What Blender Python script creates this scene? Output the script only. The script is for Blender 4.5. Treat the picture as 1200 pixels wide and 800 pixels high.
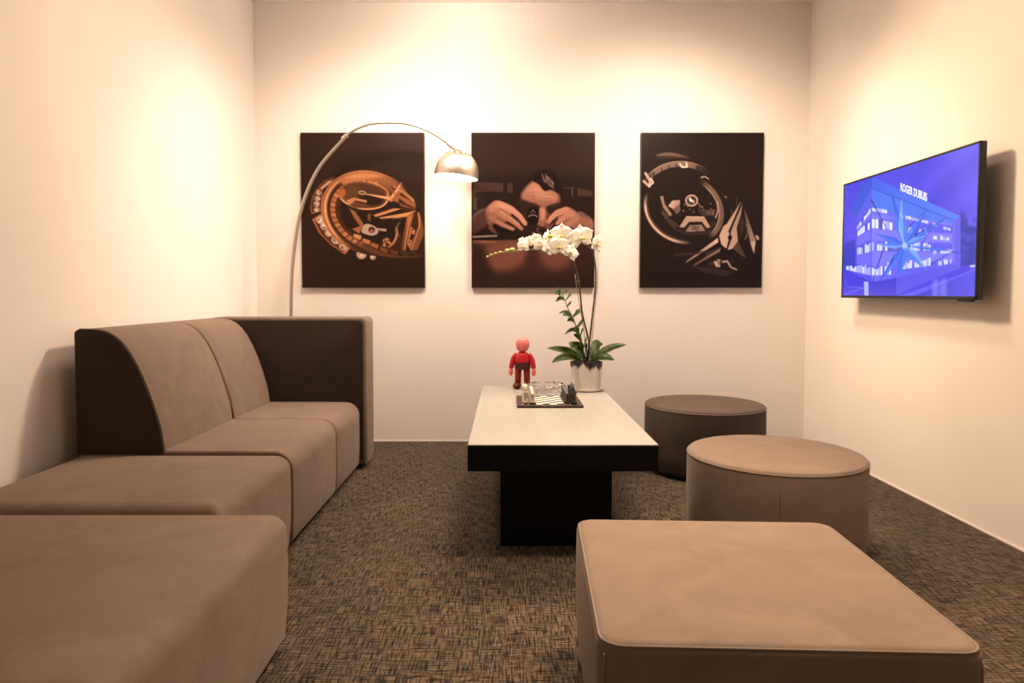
import bpy, bmesh, math, random
import numpy as np
from mathutils import Vector, Matrix

for o in list(bpy.data.objects):
    bpy.data.objects.remove(o)
S = bpy.context.scene
C = S.collection
random.seed(7)
R = math.radians

# ------------------------------------------------------------------ camera
cam_d = bpy.data.cameras.new('camera')
cam = bpy.data.objects.new('camera', cam_d)
C.objects.link(cam)
cam.location = (0, 0, 1.0)
cam.rotation_euler = (R(90 - 2.5), 0, 0)
cam_d.sensor_width = 36
cam_d.lens = 36 * 800 / 1200
cam_d.shift_x = 6 / 1200
cam_d.shift_y = -22.07 / 1200
cam_d.clip_start = 0.05
S.camera = cam

# ------------------------------------------------------------------ world, exposure
S.view_settings.view_transform = 'Standard'
S.view_settings.look = 'None'
S.view_settings.gamma = 1.0
S.view_settings.use_curve_mapping = False
S.view_settings.exposure = 0.20
world = bpy.data.worlds.new('hall')
S.world = world
world.use_nodes = True
bg = world.node_tree.nodes['Background']
bg.inputs['Color'].default_value = (1.0, 0.64, 0.36, 1)
bg.inputs['Strength'].default_value = 0.40

# room measures (metres)
XR = 1.998            # right wall
YB = 4.563            # back wall
ZC = 2.90             # ceiling
YF = -2.6             # where the side walls and the carpet end behind the camera


def XL(y):            # left wall splayed slightly open so the sofa casts a shadow on it
    return -1.667 - 0.032 * (YB - y)


# unseen ceiling spotlights, added to light the room: (x, y, aim point, watts, colour, beam degrees)
ADDED_SPOTS = [
    (-0.70, 3.38, (-0.75, 4.56, 0.25), 116, (1.0, 0.77, 0.62), 142),
    (1.00, 3.42, (0.95, 4.56, 0.20), 122, (1.0, 0.77, 0.60), 150),
    (0.50, 4.00, (-1.72, 2.05, 0.05), 205, (1.0, 0.75, 0.56), 110),
    (0.10, 4.00, (1.99, 1.95, 0.0), 235, (1.0, 0.72, 0.48), 110),
    (0.80, 1.85, (0.66, 1.50, 0.0), 310, (1.0, 0.75, 0.54), 80),
]
# unseen opal drum light, added to brighten upper wall and ceiling: x, y, watts, colour
ADDED_OPAL = (-0.28, 3.90, 12, (1.0, 0.82, 0.68))


# ------------------------------------------------------------------ helpers
def srgb(r, g, b):
    def f(c):
        c = c / 255.0
        return c / 12.92 if c <= 0.04045 else ((c + 0.055) / 1.055) ** 2.4
    return (f(r), f(g), f(b), 1.0)


def mat(name, col, rough=0.5, metal=0.0, **kw):
    m = bpy.data.materials.new(name)
    m.use_nodes = True
    p = m.node_tree.nodes['Principled BSDF']
    p.inputs['Base Color'].default_value = col if len(col) == 4 else (*col, 1)
    p.inputs['Roughness'].default_value = rough
    p.inputs['Metallic'].default_value = metal
    for k, v in kw.items():
        p.inputs[k.replace('_', ' ')].default_value = v
    return m


def nodes(m):
    nt = m.node_tree
    return nt, nt.nodes, nt.links, nt.nodes['Principled BSDF']


def add_noise_color(m, c1, c2, scale, stretch=(1, 1, 1), detail=4, lo=0.35, hi=0.65, coord='Object', bump=0.0, bscale=None):
    nt, N, L, p = nodes(m)
    tc = N.new('ShaderNodeTexCoord')
    mp = N.new('ShaderNodeMapping')
    mp.inputs['Scale'].default_value = stretch
    nz = N.new('ShaderNodeTexNoise')
    nz.inputs['Scale'].default_value = scale
    nz.inputs['Detail'].default_value = detail
    rp = N.new('ShaderNodeValToRGB')
    rp.color_ramp.elements[0].position = lo
    rp.color_ramp.elements[1].position = hi
    rp.color_ramp.elements[0].color = (*c1[:3], 1)
    rp.color_ramp.elements[1].color = (*c2[:3], 1)
    L.new(tc.outputs[coord], mp.inputs['Vector'])
    L.new(mp.outputs['Vector'], nz.inputs['Vector'])
    L.new(nz.outputs['Fac'], rp.inputs['Fac'])
    L.new(rp.outputs['Color'], p.inputs['Base Color'])
    if bump:
        n2 = N.new('ShaderNodeTexNoise')
        n2.inputs['Scale'].default_value = bscale or scale
        n2.inputs['Detail'].default_value = 3
        L.new(mp.outputs['Vector'], n2.inputs['Vector'])
        b = N.new('ShaderNodeBump')
        b.inputs['Strength'].default_value = bump
        b.inputs['Distance'].default_value = 0.01
        L.new(n2.outputs['Fac'], b.inputs['Height'])
        L.new(b.outputs['Normal'], p.inputs['Normal'])
    return m


def link(o, parent=None):
    C.objects.link(o)
    if parent is not None:
        o.parent = parent
    return o


def mesh_obj(name, me, parent=None, loc=None):
    o = bpy.data.objects.new(name, me)
    link(o, parent)
    if loc is not None:
        o.location = loc
    return o


def bm_obj(name, bm, material, parent=None, smooth=True, loc=None):
    bmesh.ops.recalc_face_normals(bm, faces=bm.faces)
    me = bpy.data.meshes.new(name)
    bm.to_mesh(me)
    bm.free()
    if smooth:
        me.polygons.foreach_set('use_smooth', [True] * len(me.polygons))
        if smooth is not True:
            me.set_sharp_from_angle(angle=R(smooth))
    if material:
        me.materials.append(material)
    return mesh_obj(name, me, parent, loc)


def thing(name, label, cat, loc=(0, 0, 0), rz=0, group=None):
    o = bpy.data.objects.new(name, None)
    o.empty_display_size = 0.1
    link(o)
    o.location = loc
    o.rotation_euler = (0, 0, rz)
    tag(o, label, cat, group)
    return o


def tag(o, label, cat, group=None):
    o['label'] = label
    o['category'] = cat
    if group:
        o['group'] = group
    return o


def struct(o):
    o['kind'] = 'structure'
    return o


def bm_box(bm, x0, x1, y0, y1, z0, z1, bev=0.0, seg=2):
    vs = [bm.verts.new((x, y, z)) for x in (x0, x1) for y in (y0, y1) for z in (z0, z1)]
    fs = []
    for q in ((0, 1, 3, 2), (4, 6, 7, 5), (0, 4, 5, 1), (2, 3, 7, 6), (0, 2, 6, 4), (1, 5, 7, 3)):
        fs.append(bm.faces.new([vs[i] for i in q]))
    if bev:
        es = list({e for f in fs for e in f.edges})
        bmesh.ops.bevel(bm, geom=es, offset=bev, segments=seg, affect='EDGES', profile=0.5)
    return bm


def box(name, x0, x1, y0, y1, z0, z1, m, parent=None, bev=0.0, seg=2):
    bm = bmesh.new()
    bm_box(bm, x0, x1, y0, y1, z0, z1, bev, seg)
    return bm_obj(name, bm, m, parent, smooth=40 if bev else False)


def bm_rings(bm, rings, cap0=True, cap1=True):
    """rings: list of equally long closed loops of points"""
    V = [[bm.verts.new(p) for p in r] for r in rings]
    n = len(V[0])
    for a, b in zip(V, V[1:]):
        for i in range(n):
            j = (i + 1) % n
            bm.faces.new((a[i], a[j], b[j], b[i]))
    if cap0:
        bm.faces.new(list(reversed(V[0])))
    if cap1:
        bm.faces.new(V[-1])
    return V


def bm_lathe(bm, prof, seg=24, cx=0, cy=0, cap0=True, cap1=True):
    rings = []
    for r, z in prof:
        r = max(r, 1e-5)
        rings.append([(cx + r * math.cos(2 * math.pi * k / seg), cy + r * math.sin(2 * math.pi * k / seg), z) for k in range(seg)])
    return bm_rings(bm, rings, cap0, cap1)


def bm_tube(bm, pts, rad, seg=10, closed=False):
    pts = [Vector(p) for p in pts]
    n = len(pts)
    rads = rad if isinstance(rad, (list, tuple)) else [rad] * n
    rings = []
    up = None
    for i, p in enumerate(pts):
        if closed:
            t = pts[(i + 1) % n] - pts[i - 1]
        else:
            t = pts[min(i + 1, n - 1)] - pts[max(i - 1, 0)]
        t.normalize()
        if up is None:
            ref = Vector((0, 0, 1)) if abs(t.z) < 0.9 else Vector((0, 1, 0))
            up = ref - t * ref.dot(t)
        else:
            up = up - t * up.dot(t)
        up.normalize()
        side = t.cross(up)
        rings.append([p + (up * math.cos(2 * math.pi * k / seg) + side * math.sin(2 * math.pi * k / seg)) * rads[i] for k in range(seg)])
    if closed:
        rings.append(rings[0])
        V = bm_rings(bm, rings, False, False)
        bmesh.ops.remove_doubles(bm, verts=bm.verts, dist=1e-6)
    else:
        bm_rings(bm, rings)


def spline(pts, n=8):
    """Catmull-Rom through the points"""
    P = [Vector(p) for p in pts]
    P = [P[0] * 2 - P[1]] + P + [P[-1] * 2 - P[-2]]
    out = []
    for i in range(1, len(P) - 2):
        a, b, c, d = P[i - 1], P[i], P[i + 1], P[i + 2]
        for k in range(n):
            t = k / n
            out.append(0.5 * ((2 * b) + (c - a) * t + (2 * a - 5 * b + 4 * c - d) * t * t + (3 * b - a - 3 * c + d) * t ** 3))
    out.append(P[-2])
    return out


def rrect(x0, x1, y0, y1, r, seg=6):
    pts = []
    for cx, cy, a0 in ((x1 - r, y1 - r, 0), (x0 + r, y1 - r, 90), (x0 + r, y0 + r, 180), (x1 - r, y0 + r, 270)):
        for k in range(seg + 1):
            a = R(a0 + 90 * k / seg)
            pts.append((cx + r * math.cos(a), cy + r * math.sin(a)))
    return pts


# ------------------------------------------------------------------ materials
def velvet(name, dark, light, sheen=0.35):
    m = mat(name, light, 0.9)
    nt, N, L, p = nodes(m)
    p.inputs['Specular IOR Level'].default_value = 0.15
    p.inputs['Sheen Weight'].default_value = sheen
    p.inputs['Sheen Roughness'].default_value = 0.45
    p.inputs['Sheen Tint'].default_value = (1.0, 0.86, 0.74, 1)
    tc = N.new('ShaderNodeTexCoord')
    # brushed pile: broad soft patches
    n1 = N.new('ShaderNodeTexNoise')
    n1.inputs['Scale'].default_value = 4.5
    n1.inputs['Detail'].default_value = 5
    n1.inputs['Roughness'].default_value = 0.6
    n1.inputs['Distortion'].default_value = 1.2
    L.new(tc.outputs['Object'], n1.inputs['Vector'])
    rp = N.new('ShaderNodeValToRGB')
    rp.color_ramp.elements[0].position = 0.30
    rp.color_ramp.elements[1].position = 0.72
    rp.color_ramp.elements[0].color = (*dark, 1)
    rp.color_ramp.elements[1].color = (*light, 1)
    L.new(n1.outputs['Fac'], rp.inputs['Fac'])
    # fine pile grain
    n2 = N.new('ShaderNodeTexNoise')
    n2.inputs['Scale'].default_value = 420
    n2.inputs['Detail'].default_value = 2
    L.new(tc.outputs['Object'], n2.inputs['Vector'])
    mx = N.new('ShaderNodeMix')
    mx.data_type = 'RGBA'
    mx.blend_type = 'OVERLAY'
    mx.inputs['Factor'].default_value = 0.18
    L.new(rp.outputs['Color'], mx.inputs[6])
    L.new(n2.outputs['Color'], mx.inputs[7])
    hs = N.new('ShaderNodeHueSaturation')
    hs.inputs['Saturation'].default_value = 1.0
    L.new(mx.outputs[2], hs.inputs['Color'])
    L.new(rp.outputs['Color'], p.inputs['Base Color'])
    b = N.new('ShaderNodeBump')
    b.inputs['Strength'].default_value = 0.12
    b.inputs['Distance'].default_value = 0.002
    L.new(n2.outputs['Fac'], b.inputs['Height'])
    b2 = N.new('ShaderNodeBump')
    b2.inputs['Strength'].default_value = 0.12
    b2.inputs['Distance'].default_value = 0.02
    L.new(n1.outputs['Fac'], b2.inputs['Height'])
    L.new(b.outputs['Normal'], b2.inputs['Normal'])
    L.new(b2.outputs['Normal'], p.inputs['Normal'])
    return m


M = {}
M['velvet'] = velvet('taupe_velvet', (0.156, 0.114, 0.085), (0.202, 0.150, 0.114), 0.15)
M['velvet_shaded'] = velvet('shaded_brown_velvet', (0.038, 0.027, 0.020), (0.050, 0.036, 0.027), 0.05)  # shade put into the colour of faces turned from the light
M['velvet_grey_shaded'] = velvet('shaded_grey_velvet', (0.074, 0.056, 0.045), (0.097, 0.075, 0.061), 0.08)  # grey-brown, darkened further to stand in for shade on the sides
M['piping'] = mat('taupe_piping', (0.195, 0.147, 0.113), 0.85)
M['seam'] = mat('seam_thread', (0.095, 0.072, 0.056), 0.9)
M['plinth'] = mat('black_plinth', (0.012, 0.011, 0.010), 0.7)
wall = mat('cream_wall_paint', (0.80, 0.74, 0.67), 0.75)
add_noise_color(wall, (0.835, 0.785, 0.725), (0.865, 0.815, 0.755), 1.4, coord='Object', bump=0.02, bscale=160)
nodes(wall)[3].inputs['Specular IOR Level'].default_value = 0.25
M['wall'] = wall
M['ceiling'] = mat('ceiling_paint', (0.92, 0.86, 0.81), 0.85)
M['black_lac'] = mat('black_lacquer', (0.0035, 0.0033, 0.0032), 0.45, Specular_IOR_Level=0.12)
M['black_plastic'] = mat('black_plastic', (0.012, 0.012, 0.012), 0.35)
M['steel'] = mat('brushed_steel', (0.72, 0.65, 0.56), 0.36, 1.0, Anisotropic=0.6)
M['steel_rough'] = mat('satin_steel', (0.50, 0.45, 0.39), 0.42, 1.0)
M['shade_in'] = mat('white_enamel', (0.9, 0.88, 0.84), 0.4)
M['marble'] = add_noise_color(mat('white_marble', (0.7, 0.7, 0.7), 0.25), (0.45, 0.43, 0.42), (0.78, 0.76, 0.74), 6, detail=8, lo=0.3, hi=0.5)
bulb = mat('lamp_bulb', (1, 1, 1), 0.4)
nodes(bulb)[3].inputs['Emission Color'].default_value = (1.0, 0.86, 0.66, 1)
nodes(bulb)[3].inputs['Emission Strength'].default_value = 30
M['bulb'] = bulb
lens = mat('added_light_lens', (1, 1, 1), 0.4)  # glow for the added ceiling lights
nodes(lens)[3].inputs['Emission Color'].default_value = (1.0, 0.82, 0.60, 1)
nodes(lens)[3].inputs['Emission Strength'].default_value = 6
M['lens'] = lens
M['trim_white'] = mat('white_trim', (0.78, 0.72, 0.64), 0.5)

# table top: pale laminate with a faint grain
top = mat('cream_laminate', (0.76, 0.71, 0.62), 0.42)
add_noise_color(top, (0.30, 0.288, 0.26), (0.33, 0.318, 0.288), 3.0, stretch=(14, 0.8, 1), detail=5, lo=0.3, hi=0.7)
M['laminate'] = top


def carpet():
    m = mat('woven_carpet', (0.06, 0.05, 0.04), 0.95)
    nt, N, L, p = nodes(m)
    p.inputs['Specular IOR Level'].default_value = 0.1
    p.inputs['Sheen Weight'].default_value = 0.1
    tc = N.new('ShaderNodeTexCoord')

    def streak(sx, sy, off, detail=3):
        mp = N.new('ShaderNodeMapping')
        mp.inputs['Scale'].default_value = (sx, sy, 1)
        mp.inputs['Location'].default_value = (off, off * 0.7, 0)
        nz = N.new('ShaderNodeTexNoise')
        nz.inputs['Scale'].default_value = 1.0
        nz.inputs['Detail'].default_value = detail
        nz.inputs['Roughness'].default_value = 0.65
        L.new(tc.outputs['Object'], mp.inputs['Vector'])
        L.new(mp.outputs['Vector'], nz.inputs['Vector'])
        return nz.outputs['Fac']

    def math_(op, a, b=None, v=None):
        n = N.new('ShaderNodeMath')
        n.operation = op
        L.new(a, n.inputs[0])
        if b is not None:
            L.new(b, n.inputs[1])
        if v is not None:
            n.inputs[1].default_value = v
        return n.outputs[0]

    a = streak(15, 200, 3.1, 2)      # yarns running across
    b = streak(200, 15, 9.7, 2)      # yarns running along
    c = streak(150, 150, 1.3, 2)  # single loops
    d = streak(3.0, 3.0, 5.0, 3)  # broad clouding
    mn = math_('MINIMUM', a, b)
    mx = math_('MAXIMUM', a, b)
    t = math_('ADD', math_('MULTIPLY', mn, v=1.0), math_('MULTIPLY', mx, v=0.35))
    t = math_('ADD', t, math_('MULTIPLY', c, v=0.16))
    t = math_('ADD', t, math_('MULTIPLY', d, v=0.10))
    rp = N.new('ShaderNodeValToRGB')
    cr = rp.color_ramp
    cr.elements[0].position = 0.66
    cr.elements[0].color = (0.004, 0.003, 0.0022, 1)
    cr.elements[1].position = 0.90
    cr.elements[1].color = (0.142, 0.100, 0.062, 1)
    e = cr.elements.new(0.735)
    e.color = (0.0215, 0.015, 0.0092, 1)
    e = cr.elements.new(0.79)
    e.color = (0.064, 0.045, 0.027, 1)
    L.new(t, rp.inputs['Fac'])
    L.new(rp.outputs['Color'], p.inputs['Base Color'])
    bp = N.new('ShaderNodeBump')
    bp.inputs['Strength'].default_value = 0.5
    bp.inputs['Distance'].default_value = 0.004
    L.new(t, bp.inputs['Height'])
    L.new(bp.outputs['Normal'], p.inputs['Normal'])
    return m


M['carpet'] = carpet()

# ------------------------------------------------------------------ the setting
def slab(name, pts, z0, z1, m):
    bm = bmesh.new()
    bm_rings(bm, [[(x, y, z0) for x, y in pts], [(x, y, z1) for x, y in pts]])
    return struct(bm_obj(name, bm, m, smooth=False))


T = 0.10
slab('floor', [(XL(YF) - T, YF), (XR + T, YF), (XR + T, YB + T), (XL(YF) - T, YB + T)], -0.08, 0.0, M['carpet'])
slab('ceiling', [(XL(YF) - T, YF), (XR + T, YF), (XR + T, YB + T), (XL(YF) - T, YB + T)], ZC, ZC + 0.08, M['ceiling'])
slab('wall_back', [(XL(YB) - T, YB), (XR + T, YB), (XR + T, YB + T), (XL(YB) - T, YB + T)], 0, ZC, M['wall'])
slab('wall_left', [(XL(YF) - T, YF), (XL(YF), YF), (XL(YB), YB), (XL(YB) - T, YB)], 0, ZC, M['wall'])
slab('wall_right', [(XR, YF), (XR + T, YF), (XR + T, YB), (XR, YB)], 0, ZC, M['wall'])
# thin bead where the panels meet the carpet
slab('trim_1', [(XR - 0.004, YF), (XR, YF), (XR, YB), (XR - 0.004, YB)], 0, 0.007, M['trim_white'])
slab('trim_2', [(XL(YB), YB - 0.004), (XR - 0.004, YB - 0.004), (XR - 0.004, YB), (XL(YB), YB)], 0, 0.006, M['trim_white'])

# added spotlights, out of view: base plate, stem and a tilted can with a glowing lens
spots = ['aimed at the rose gold watch picture', 'aimed at the steel watch picture', 'aimed at the wall behind the sofa', 'aimed at the wall with the television', 'above the square ottoman']
for i, (x, y, aim, w, col, beam) in enumerate(ADDED_SPOTS):
    t = thing('added_spotlight', 'added white ceiling spotlight ' + spots[i], 'ceiling light', (x, y, ZC), 0, 'added ceiling spotlights')
    bm = bmesh.new()
    bm_lathe(bm, [(0.055, 0.0), (0.055, -0.016), (0.045, -0.022), (0.01, -0.022)], 28)
    bm_obj('base_plate', bm, M['trim_white'], t, 40)
    bm = bmesh.new()
    bm_tube(bm, [(0, 0, -0.02), (0, 0, -0.10)], 0.008, 10)
    bm_obj('stem', bm, M['trim_white'], t, 40)
    d = (Vector(aim) - Vector((x, y, ZC - 0.12))).normalized()
    q = Vector((0, 0, -1)).rotation_difference(d).to_matrix().to_4x4()
    A = Matrix.Translation((0, 0, -0.12)) @ q
    bm = bmesh.new()
    bm_lathe(bm, [(0.02, 0.052), (0.036, 0.05), (0.042, 0.044), (0.042, -0.05), (0.039, -0.05), (0.038, -0.044)], 28, cap1=False)
    o = bm_obj('can', bm, M['trim_white'], t, 40)
    o.data.transform(A)
    bm = bmesh.new()
    bm_lathe(bm, [(0.038, -0.040), (0.038, -0.046), (0.02, -0.050), (0.002, -0.051)], 28)
    o = bm_obj('lens', bm, M['lens'], t, 40)
    o.data.transform(A)
    ld = bpy.data.lights.new('added_spot_beam', 'SPOT')
    ld.shadow_soft_size = 0.16
    ld.energy = w
    ld.color = col
    ld.spot_size = R(beam)
    ld.spot_blend = 1.0
    lo = bpy.data.objects.new('added_spot_beam', ld)
    link(lo, t)
    lo.location = A @ Vector((0, 0, -0.135))
    lo.rotation_euler = q.to_euler()

t = thing('added_drum_light', 'added round opal drum ceiling light close to the picture wall', 'ceiling light', (ADDED_OPAL[0], ADDED_OPAL[1], ZC))
bm = bmesh.new()
bm_lathe(bm, [(0.15, 0.0), (0.15, -0.03), (0.145, -0.03), (0.145, 0.0)], 40, cap0=False, cap1=False)
bm_obj('trim_ring', bm, M['trim_white'], t, 40)
bm = bmesh.new()
bm_lathe(bm, [(0.145, -0.001), (0.145, -0.06), (0.138, -0.072), (0.126, -0.078), (0.01, -0.08)], 40)
bm_obj('diffuser', bm, M['lens'], t, 40)
ld = bpy.data.lights.new('added_opal_glow', 'POINT')
ld.shadow_soft_size = 0.10
ld.energy = ADDED_OPAL[2]
ld.color = ADDED_OPAL[3]
lo = bpy.data.objects.new('added_opal_glow', ld)
link(lo, t)
lo.location = (0, 0, -0.20)

# ------------------------------------------------------------------ seating
def stack(rings_def, outline):
    """rings_def: list of (inset, z); outline(inset) -> 2-D loop"""
    return [[(x, y, z) for x, y in outline(i)] for i, z in rings_def]


def round_over(z_top, r, n=6, base=0.0):
    """inset/height pairs for a rounded upper edge ending at z_top"""
    return [(base + r * (1 - math.cos(R(90 * k / n))), z_top - r + r * math.sin(R(90 * k / n))) for k in range(n + 1)]


def cushion_block(name, parent, hx, hy, h, m, corner=0.04, edge=0.03, crown=0.012, z0=0.025, low=0.008):
    """upholstered block standing on its plinth, soft upper edge, slightly crowned top"""
    def outline(i):
        return rrect(-hx + i, hx - i, -hy + i, hy - i, max(corner - i * 0.5, 0.012), 7)
    defs = [(low + 0.004, z0), (low, z0 + 0.006), (0.0, z0 + 0.10), (-0.002, h * 0.6)] + round_over(h - crown, edge)
    lim = min(hx, hy) * 0.96
    for k in range(1, 9):
        f = k / 8
        defs.append((edge + (lim - edge) * f, h - crown + crown * math.sin(f * math.pi / 2)))
    bm = bmesh.new()
    bm_rings(bm, stack(defs, outline))
    return bm_obj(name, bm, m, parent, True)


def plinth_box(parent, hx, hy, z1=0.03, inset=0.03, cx=0, cy=0):
    return box('plinth', cx - hx + inset, cx + hx - inset, cy - hy + inset, cy + hy - inset, 0, z1, M['plinth'], parent, 0.004, 1)


def loop_tube(name, pts, rad, m, parent, seg=6):
    bm = bmesh.new()
    bm_tube(bm, pts, rad, seg, closed=True)
    return bm_obj(name, bm, m, parent, True)


# -- foreground square ottoman
sq = thing('square_ottoman', 'taupe velvet square ottoman standing alone at the foot of the coffee table', 'ottoman', (0.518, 1.512, 0), R(-2.4))
hx = hy = 0.342
cushion_block('body', sq, hx, hy, 0.392, M['velvet'], 0.045, 0.022, 0.014)
loop_tube('piping', [(x, y, 0.372) for x, y in rrect(-hx + 0.0055, hx - 0.0055, -hy + 0.0055, hy - 0.0055, 0.043, 7)], 0.0026, M['piping'], sq)
plinth_box(sq, hx, hy)
for sx in (-1, 1):
    for sy in (-1, 1):
        bm = bmesh.new()
        q = 0.013
        bm_tube(bm, [(sx * (hx - q + 0.001), sy * (hy - q + 0.001), z) for z in np.linspace(0.12, 0.355, 6)], 0.0022, 6)
        bm_obj('corner_seam', bm, M['piping'], sq)

# -- round ottomans
def round_ottoman(x, y, rad, h, m, label, seam_deg):
    t = thing('round_ottoman', label, 'ottoman', (x, y, 0), 0, 'round ottomans beside the coffee table')
    prof = [(rad - 0.012, 0.025), (rad - 0.006, 0.032), (rad, 0.12), (rad + 0.001, h * 0.6)]
    prof += [(rad - i, z) for i, z in round_over(h - 0.014, 0.016)]
    for k in range(1, 9):
        f = k / 8
        prof.append(((rad - 0.016) * (1 - f) + 0.002, h - 0.014 + 0.014 * math.sin(f * math.pi / 2)))
    bm = bmesh.new()
    bm_lathe(bm, prof, 72)
    bm_obj('body', bm, m, t, True)
    pts = [((rad - 0.001) * math.cos(a), (rad - 0.001) * math.sin(a), h - 0.026) for a in np.linspace(0, 2 * math.pi, 72, endpoint=False)]
    loop_tube('piping', pts, 0.0024, M['piping'], t)
    for k in range(2):
        a = R(seam_deg + 180 * k)
        bm = bmesh.new()
        bm_tube(bm, [((rad + 0.0005 - (0.010 if z < 0.05 else 0)) * math.cos(a), (rad + 0.0005 - (0.010 if z < 0.05 else 0)) * math.sin(a), z) for z in (0.04, 0.12, 0.2, 0.28, h - 0.03)], 0.0016, 6)
        bm_obj('side_seam', bm, M['seam'], t)
    bm = bmesh.new()
    bm_lathe(bm, [(rad - 0.03, 0), (rad - 0.03, 0.03)], 48)
    bm_obj('plinth', bm, M['plinth'], t, 40)
    return t


round_ottoman(1.117, 3.84, 0.330, 0.392, M['velvet_grey_shaded'], 'grey-brown round velvet ottoman darkened as shade, by the back end of the coffee table', -70)
round_ottoman(1.050, 2.655, 0.332, 0.392, M['velvet'], 'lighter taupe round velvet ottoman between the square ottoman and the darker round one', -108)


# -- sofa modules along the left wall (profile in x-z, extruded along y)
def prism_y(prof, y0, y1, r, m, name, parent, n=4):
    """closed x-z profile extruded along y with softly rounded end edges"""
    P = [Vector((a, b)) for a, b in prof]
    k = len(P)
    nrm = []
    for i in range(k):
        d1 = (P[i] - P[i - 1]).normalized()
        d2 = (P[(i + 1) % k] - P[i]).normalized()
        n1 = Vector((d1.y, -d1.x))
        n2 = Vector((d2.y, -d2.x))
        b = (n1 + n2)
        b.normalize()
        nrm.append(b / max(0.5, b.dot(n1)))
    rings = []
    st = [(r * (1 - math.sin(R(90 * j / n))), r * (1 - math.cos(R(90 * j / n)))) for j in range(n + 1)]
    for ins, off in st:
        rings.append([(p.x - q.x * ins, y0 + off, p.y - q.y * ins) for p, q in zip(P, nrm)])
    for ins, off in reversed(st):
        rings.append([(p.x - q.x * ins, y1 - off, p.y - q.y * ins) for p, q in zip(P, nrm)])
    bm = bmesh.new()
    bm_rings(bm, rings)
    return bm_obj(name, bm, m, parent, 50)


def arc(cx, cz, r, a0, a1, n):
    return [(cx + r * math.cos(R(a0 + (a1 - a0) * k / n)), cz + r * math.sin(R(a0 + (a1 - a0) * k / n))) for k in range(n + 1)]


SX0, SX1 = -1.660, -0.828      # rear and front of the seats
SH = 0.388


def seat_profile(x0, x1, h, rf=0.075):
    # counter-clockwise in x-z, flat top with a bull-nosed front
    p = [(x0, 0.03), (x1 - 0.012, 0.03), (x1 - 0.004, 0.05), (x1, 0.14), (x1, h - rf - 0.02)]
    p += arc(x1 - rf, h - rf, rf, 0, 90, 8)
    p += [(x1 - rf - 0.15, h + 0.002), (x0 + 0.2, h + 0.002), (x0, h - 0.004)]
    return p


def back_profile():
    p = [(-1.660, SH - 0.012), (-1.325, SH - 0.012)]
    p += [(-1.338, 0.47), (-1.358, 0.545), (-1.384, 0.625), (-1.414, 0.70), (-1.446, 0.762), (-1.477, 0.806), (-1.508, 0.834), (-1.54, 0.850), (-1.575, 0.858)]
    p += [(-1.63, 0.860)] + arc(-1.64, 0.840, 0.02, 90, 180, 4)
    return p


def back_cushion(parent, y0, y1):
    """upholstered back: lighter front panel with sides darkened for shade"""
    prism_y(back_profile(), y0 + 0.012, y1 - 0.002, 0.010, M['velvet'], 'backrest', parent)
    # the near end panel is a slab of velvet darkened for shade with piping along the curved edge
    pr = back_profile()
    return pr


def sofa_unit(label, y0, y1, arm):
    t = thing('sofa_module', label, 'sofa', ((SX0 + SX1) / 2, (y0 + y1) / 2, 0))
    inv = Vector(t.location)

    def fix(o):
        o.data.transform(Matrix.Translation(-inv))
        return o
    ya = y1 - 0.205 if arm else y1
    fix(prism_y(seat_profile(SX0, SX1, SH), y0 + 0.002, ya - (0.006 if arm else 0.002), 0.012, M['velvet'], 'seat', t))
    fix(prism_y(back_profile(), y0 + 0.008, ya - (0.012 if arm else 0.002), 0.012, M['velvet'], 'backrest', t))
    if not arm:
        pr = [(x * 1.0, z) for x, z in back_profile()]
        fix(prism_y(pr, y0, y0 + 0.014, 0.004, M['velvet_shaded'], 'shaded_end_panel', t))
        curve = [(x, y0 + 0.012, z) for x, z in back_profile()[1:14]]
        bm = bmesh.new()
        bm_tube(bm, spline(curve, 3), 0.0035, 6)
        fix(bm_obj('piping', bm, M['piping'], t))
    else:
        # armrest: tall slab across the end of the sofa, inner face coloured dark for shade, taupe outside
        ax0, ax1, az = -1.660, -0.790, 0.862
        prof = [(ax0, 0.03), (ax1 - 0.008, 0.03), (ax1, 0.06), (ax1, az - 0.06)]
        prof += arc(ax1 - 0.028, az - 0.028, 0.028, 0, 90, 6)
        prof += [(ax0 + 0.02, az)] + arc(ax0 + 0.02, az - 0.02, 0.02, 100, 180, 3)
        fix(prism_y(prof, ya, y1, 0.012, M['velvet'], 'armrest', t))
        inner = [(-1.60, 0.06), (ax1 - 0.018, 0.06), (ax1 - 0.018, az - 0.05)]
        inner += arc(ax1 - 0.042, az - 0.040, 0.024, 0, 90, 5)
        inner += [(-1.60, az - 0.016)]
        fix(prism_y(inner, ya - 0.004, ya + 0.006, 0.003, M['velvet_shaded'], 'shaded_inner_panel', t))
    fix(box('plinth', SX0 + 0.03, SX1 - 0.035, y0 + 0.02, y1 - 0.02, 0, 0.036, M['plinth'], t))
    return t


sofa_unit('taupe velvet sofa end module with tall armrest, inner face darkened as shade, before the arc lamp', 3.293, 4.028, True)
sofa_unit('taupe velvet armless sofa module with curved backrest and end panel darkened as shade', 2.612, 3.289, False)


def low_block(label, x0, x1, y0, y1):
    cx, cy = (x0 + x1) / 2, (y0 + y1) / 2
    t = thing('sofa_ottoman', label, 'ottoman', (cx, cy, 0))
    hx, hy = (x1 - x0) / 2, (y1 - y0) / 2
    cushion_block('body', t, hx, hy, 0.396, M['velvet'], 0.03, 0.055, 0.012)
    for sx in (-1, 1):
        for sy in (-1, 1):
            pts = [(sx * (hx - 0.0085), sy * (hy - 0.0085), z) for z in (0.11, 0.18, 0.25, 0.315)]
            bm = bmesh.new()
            bm_tube(bm, pts, 0.002, 6)
            bm_obj('corner_seam', bm, M['piping'], t)
    plinth_box(t, hx, hy)
    return t


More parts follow.
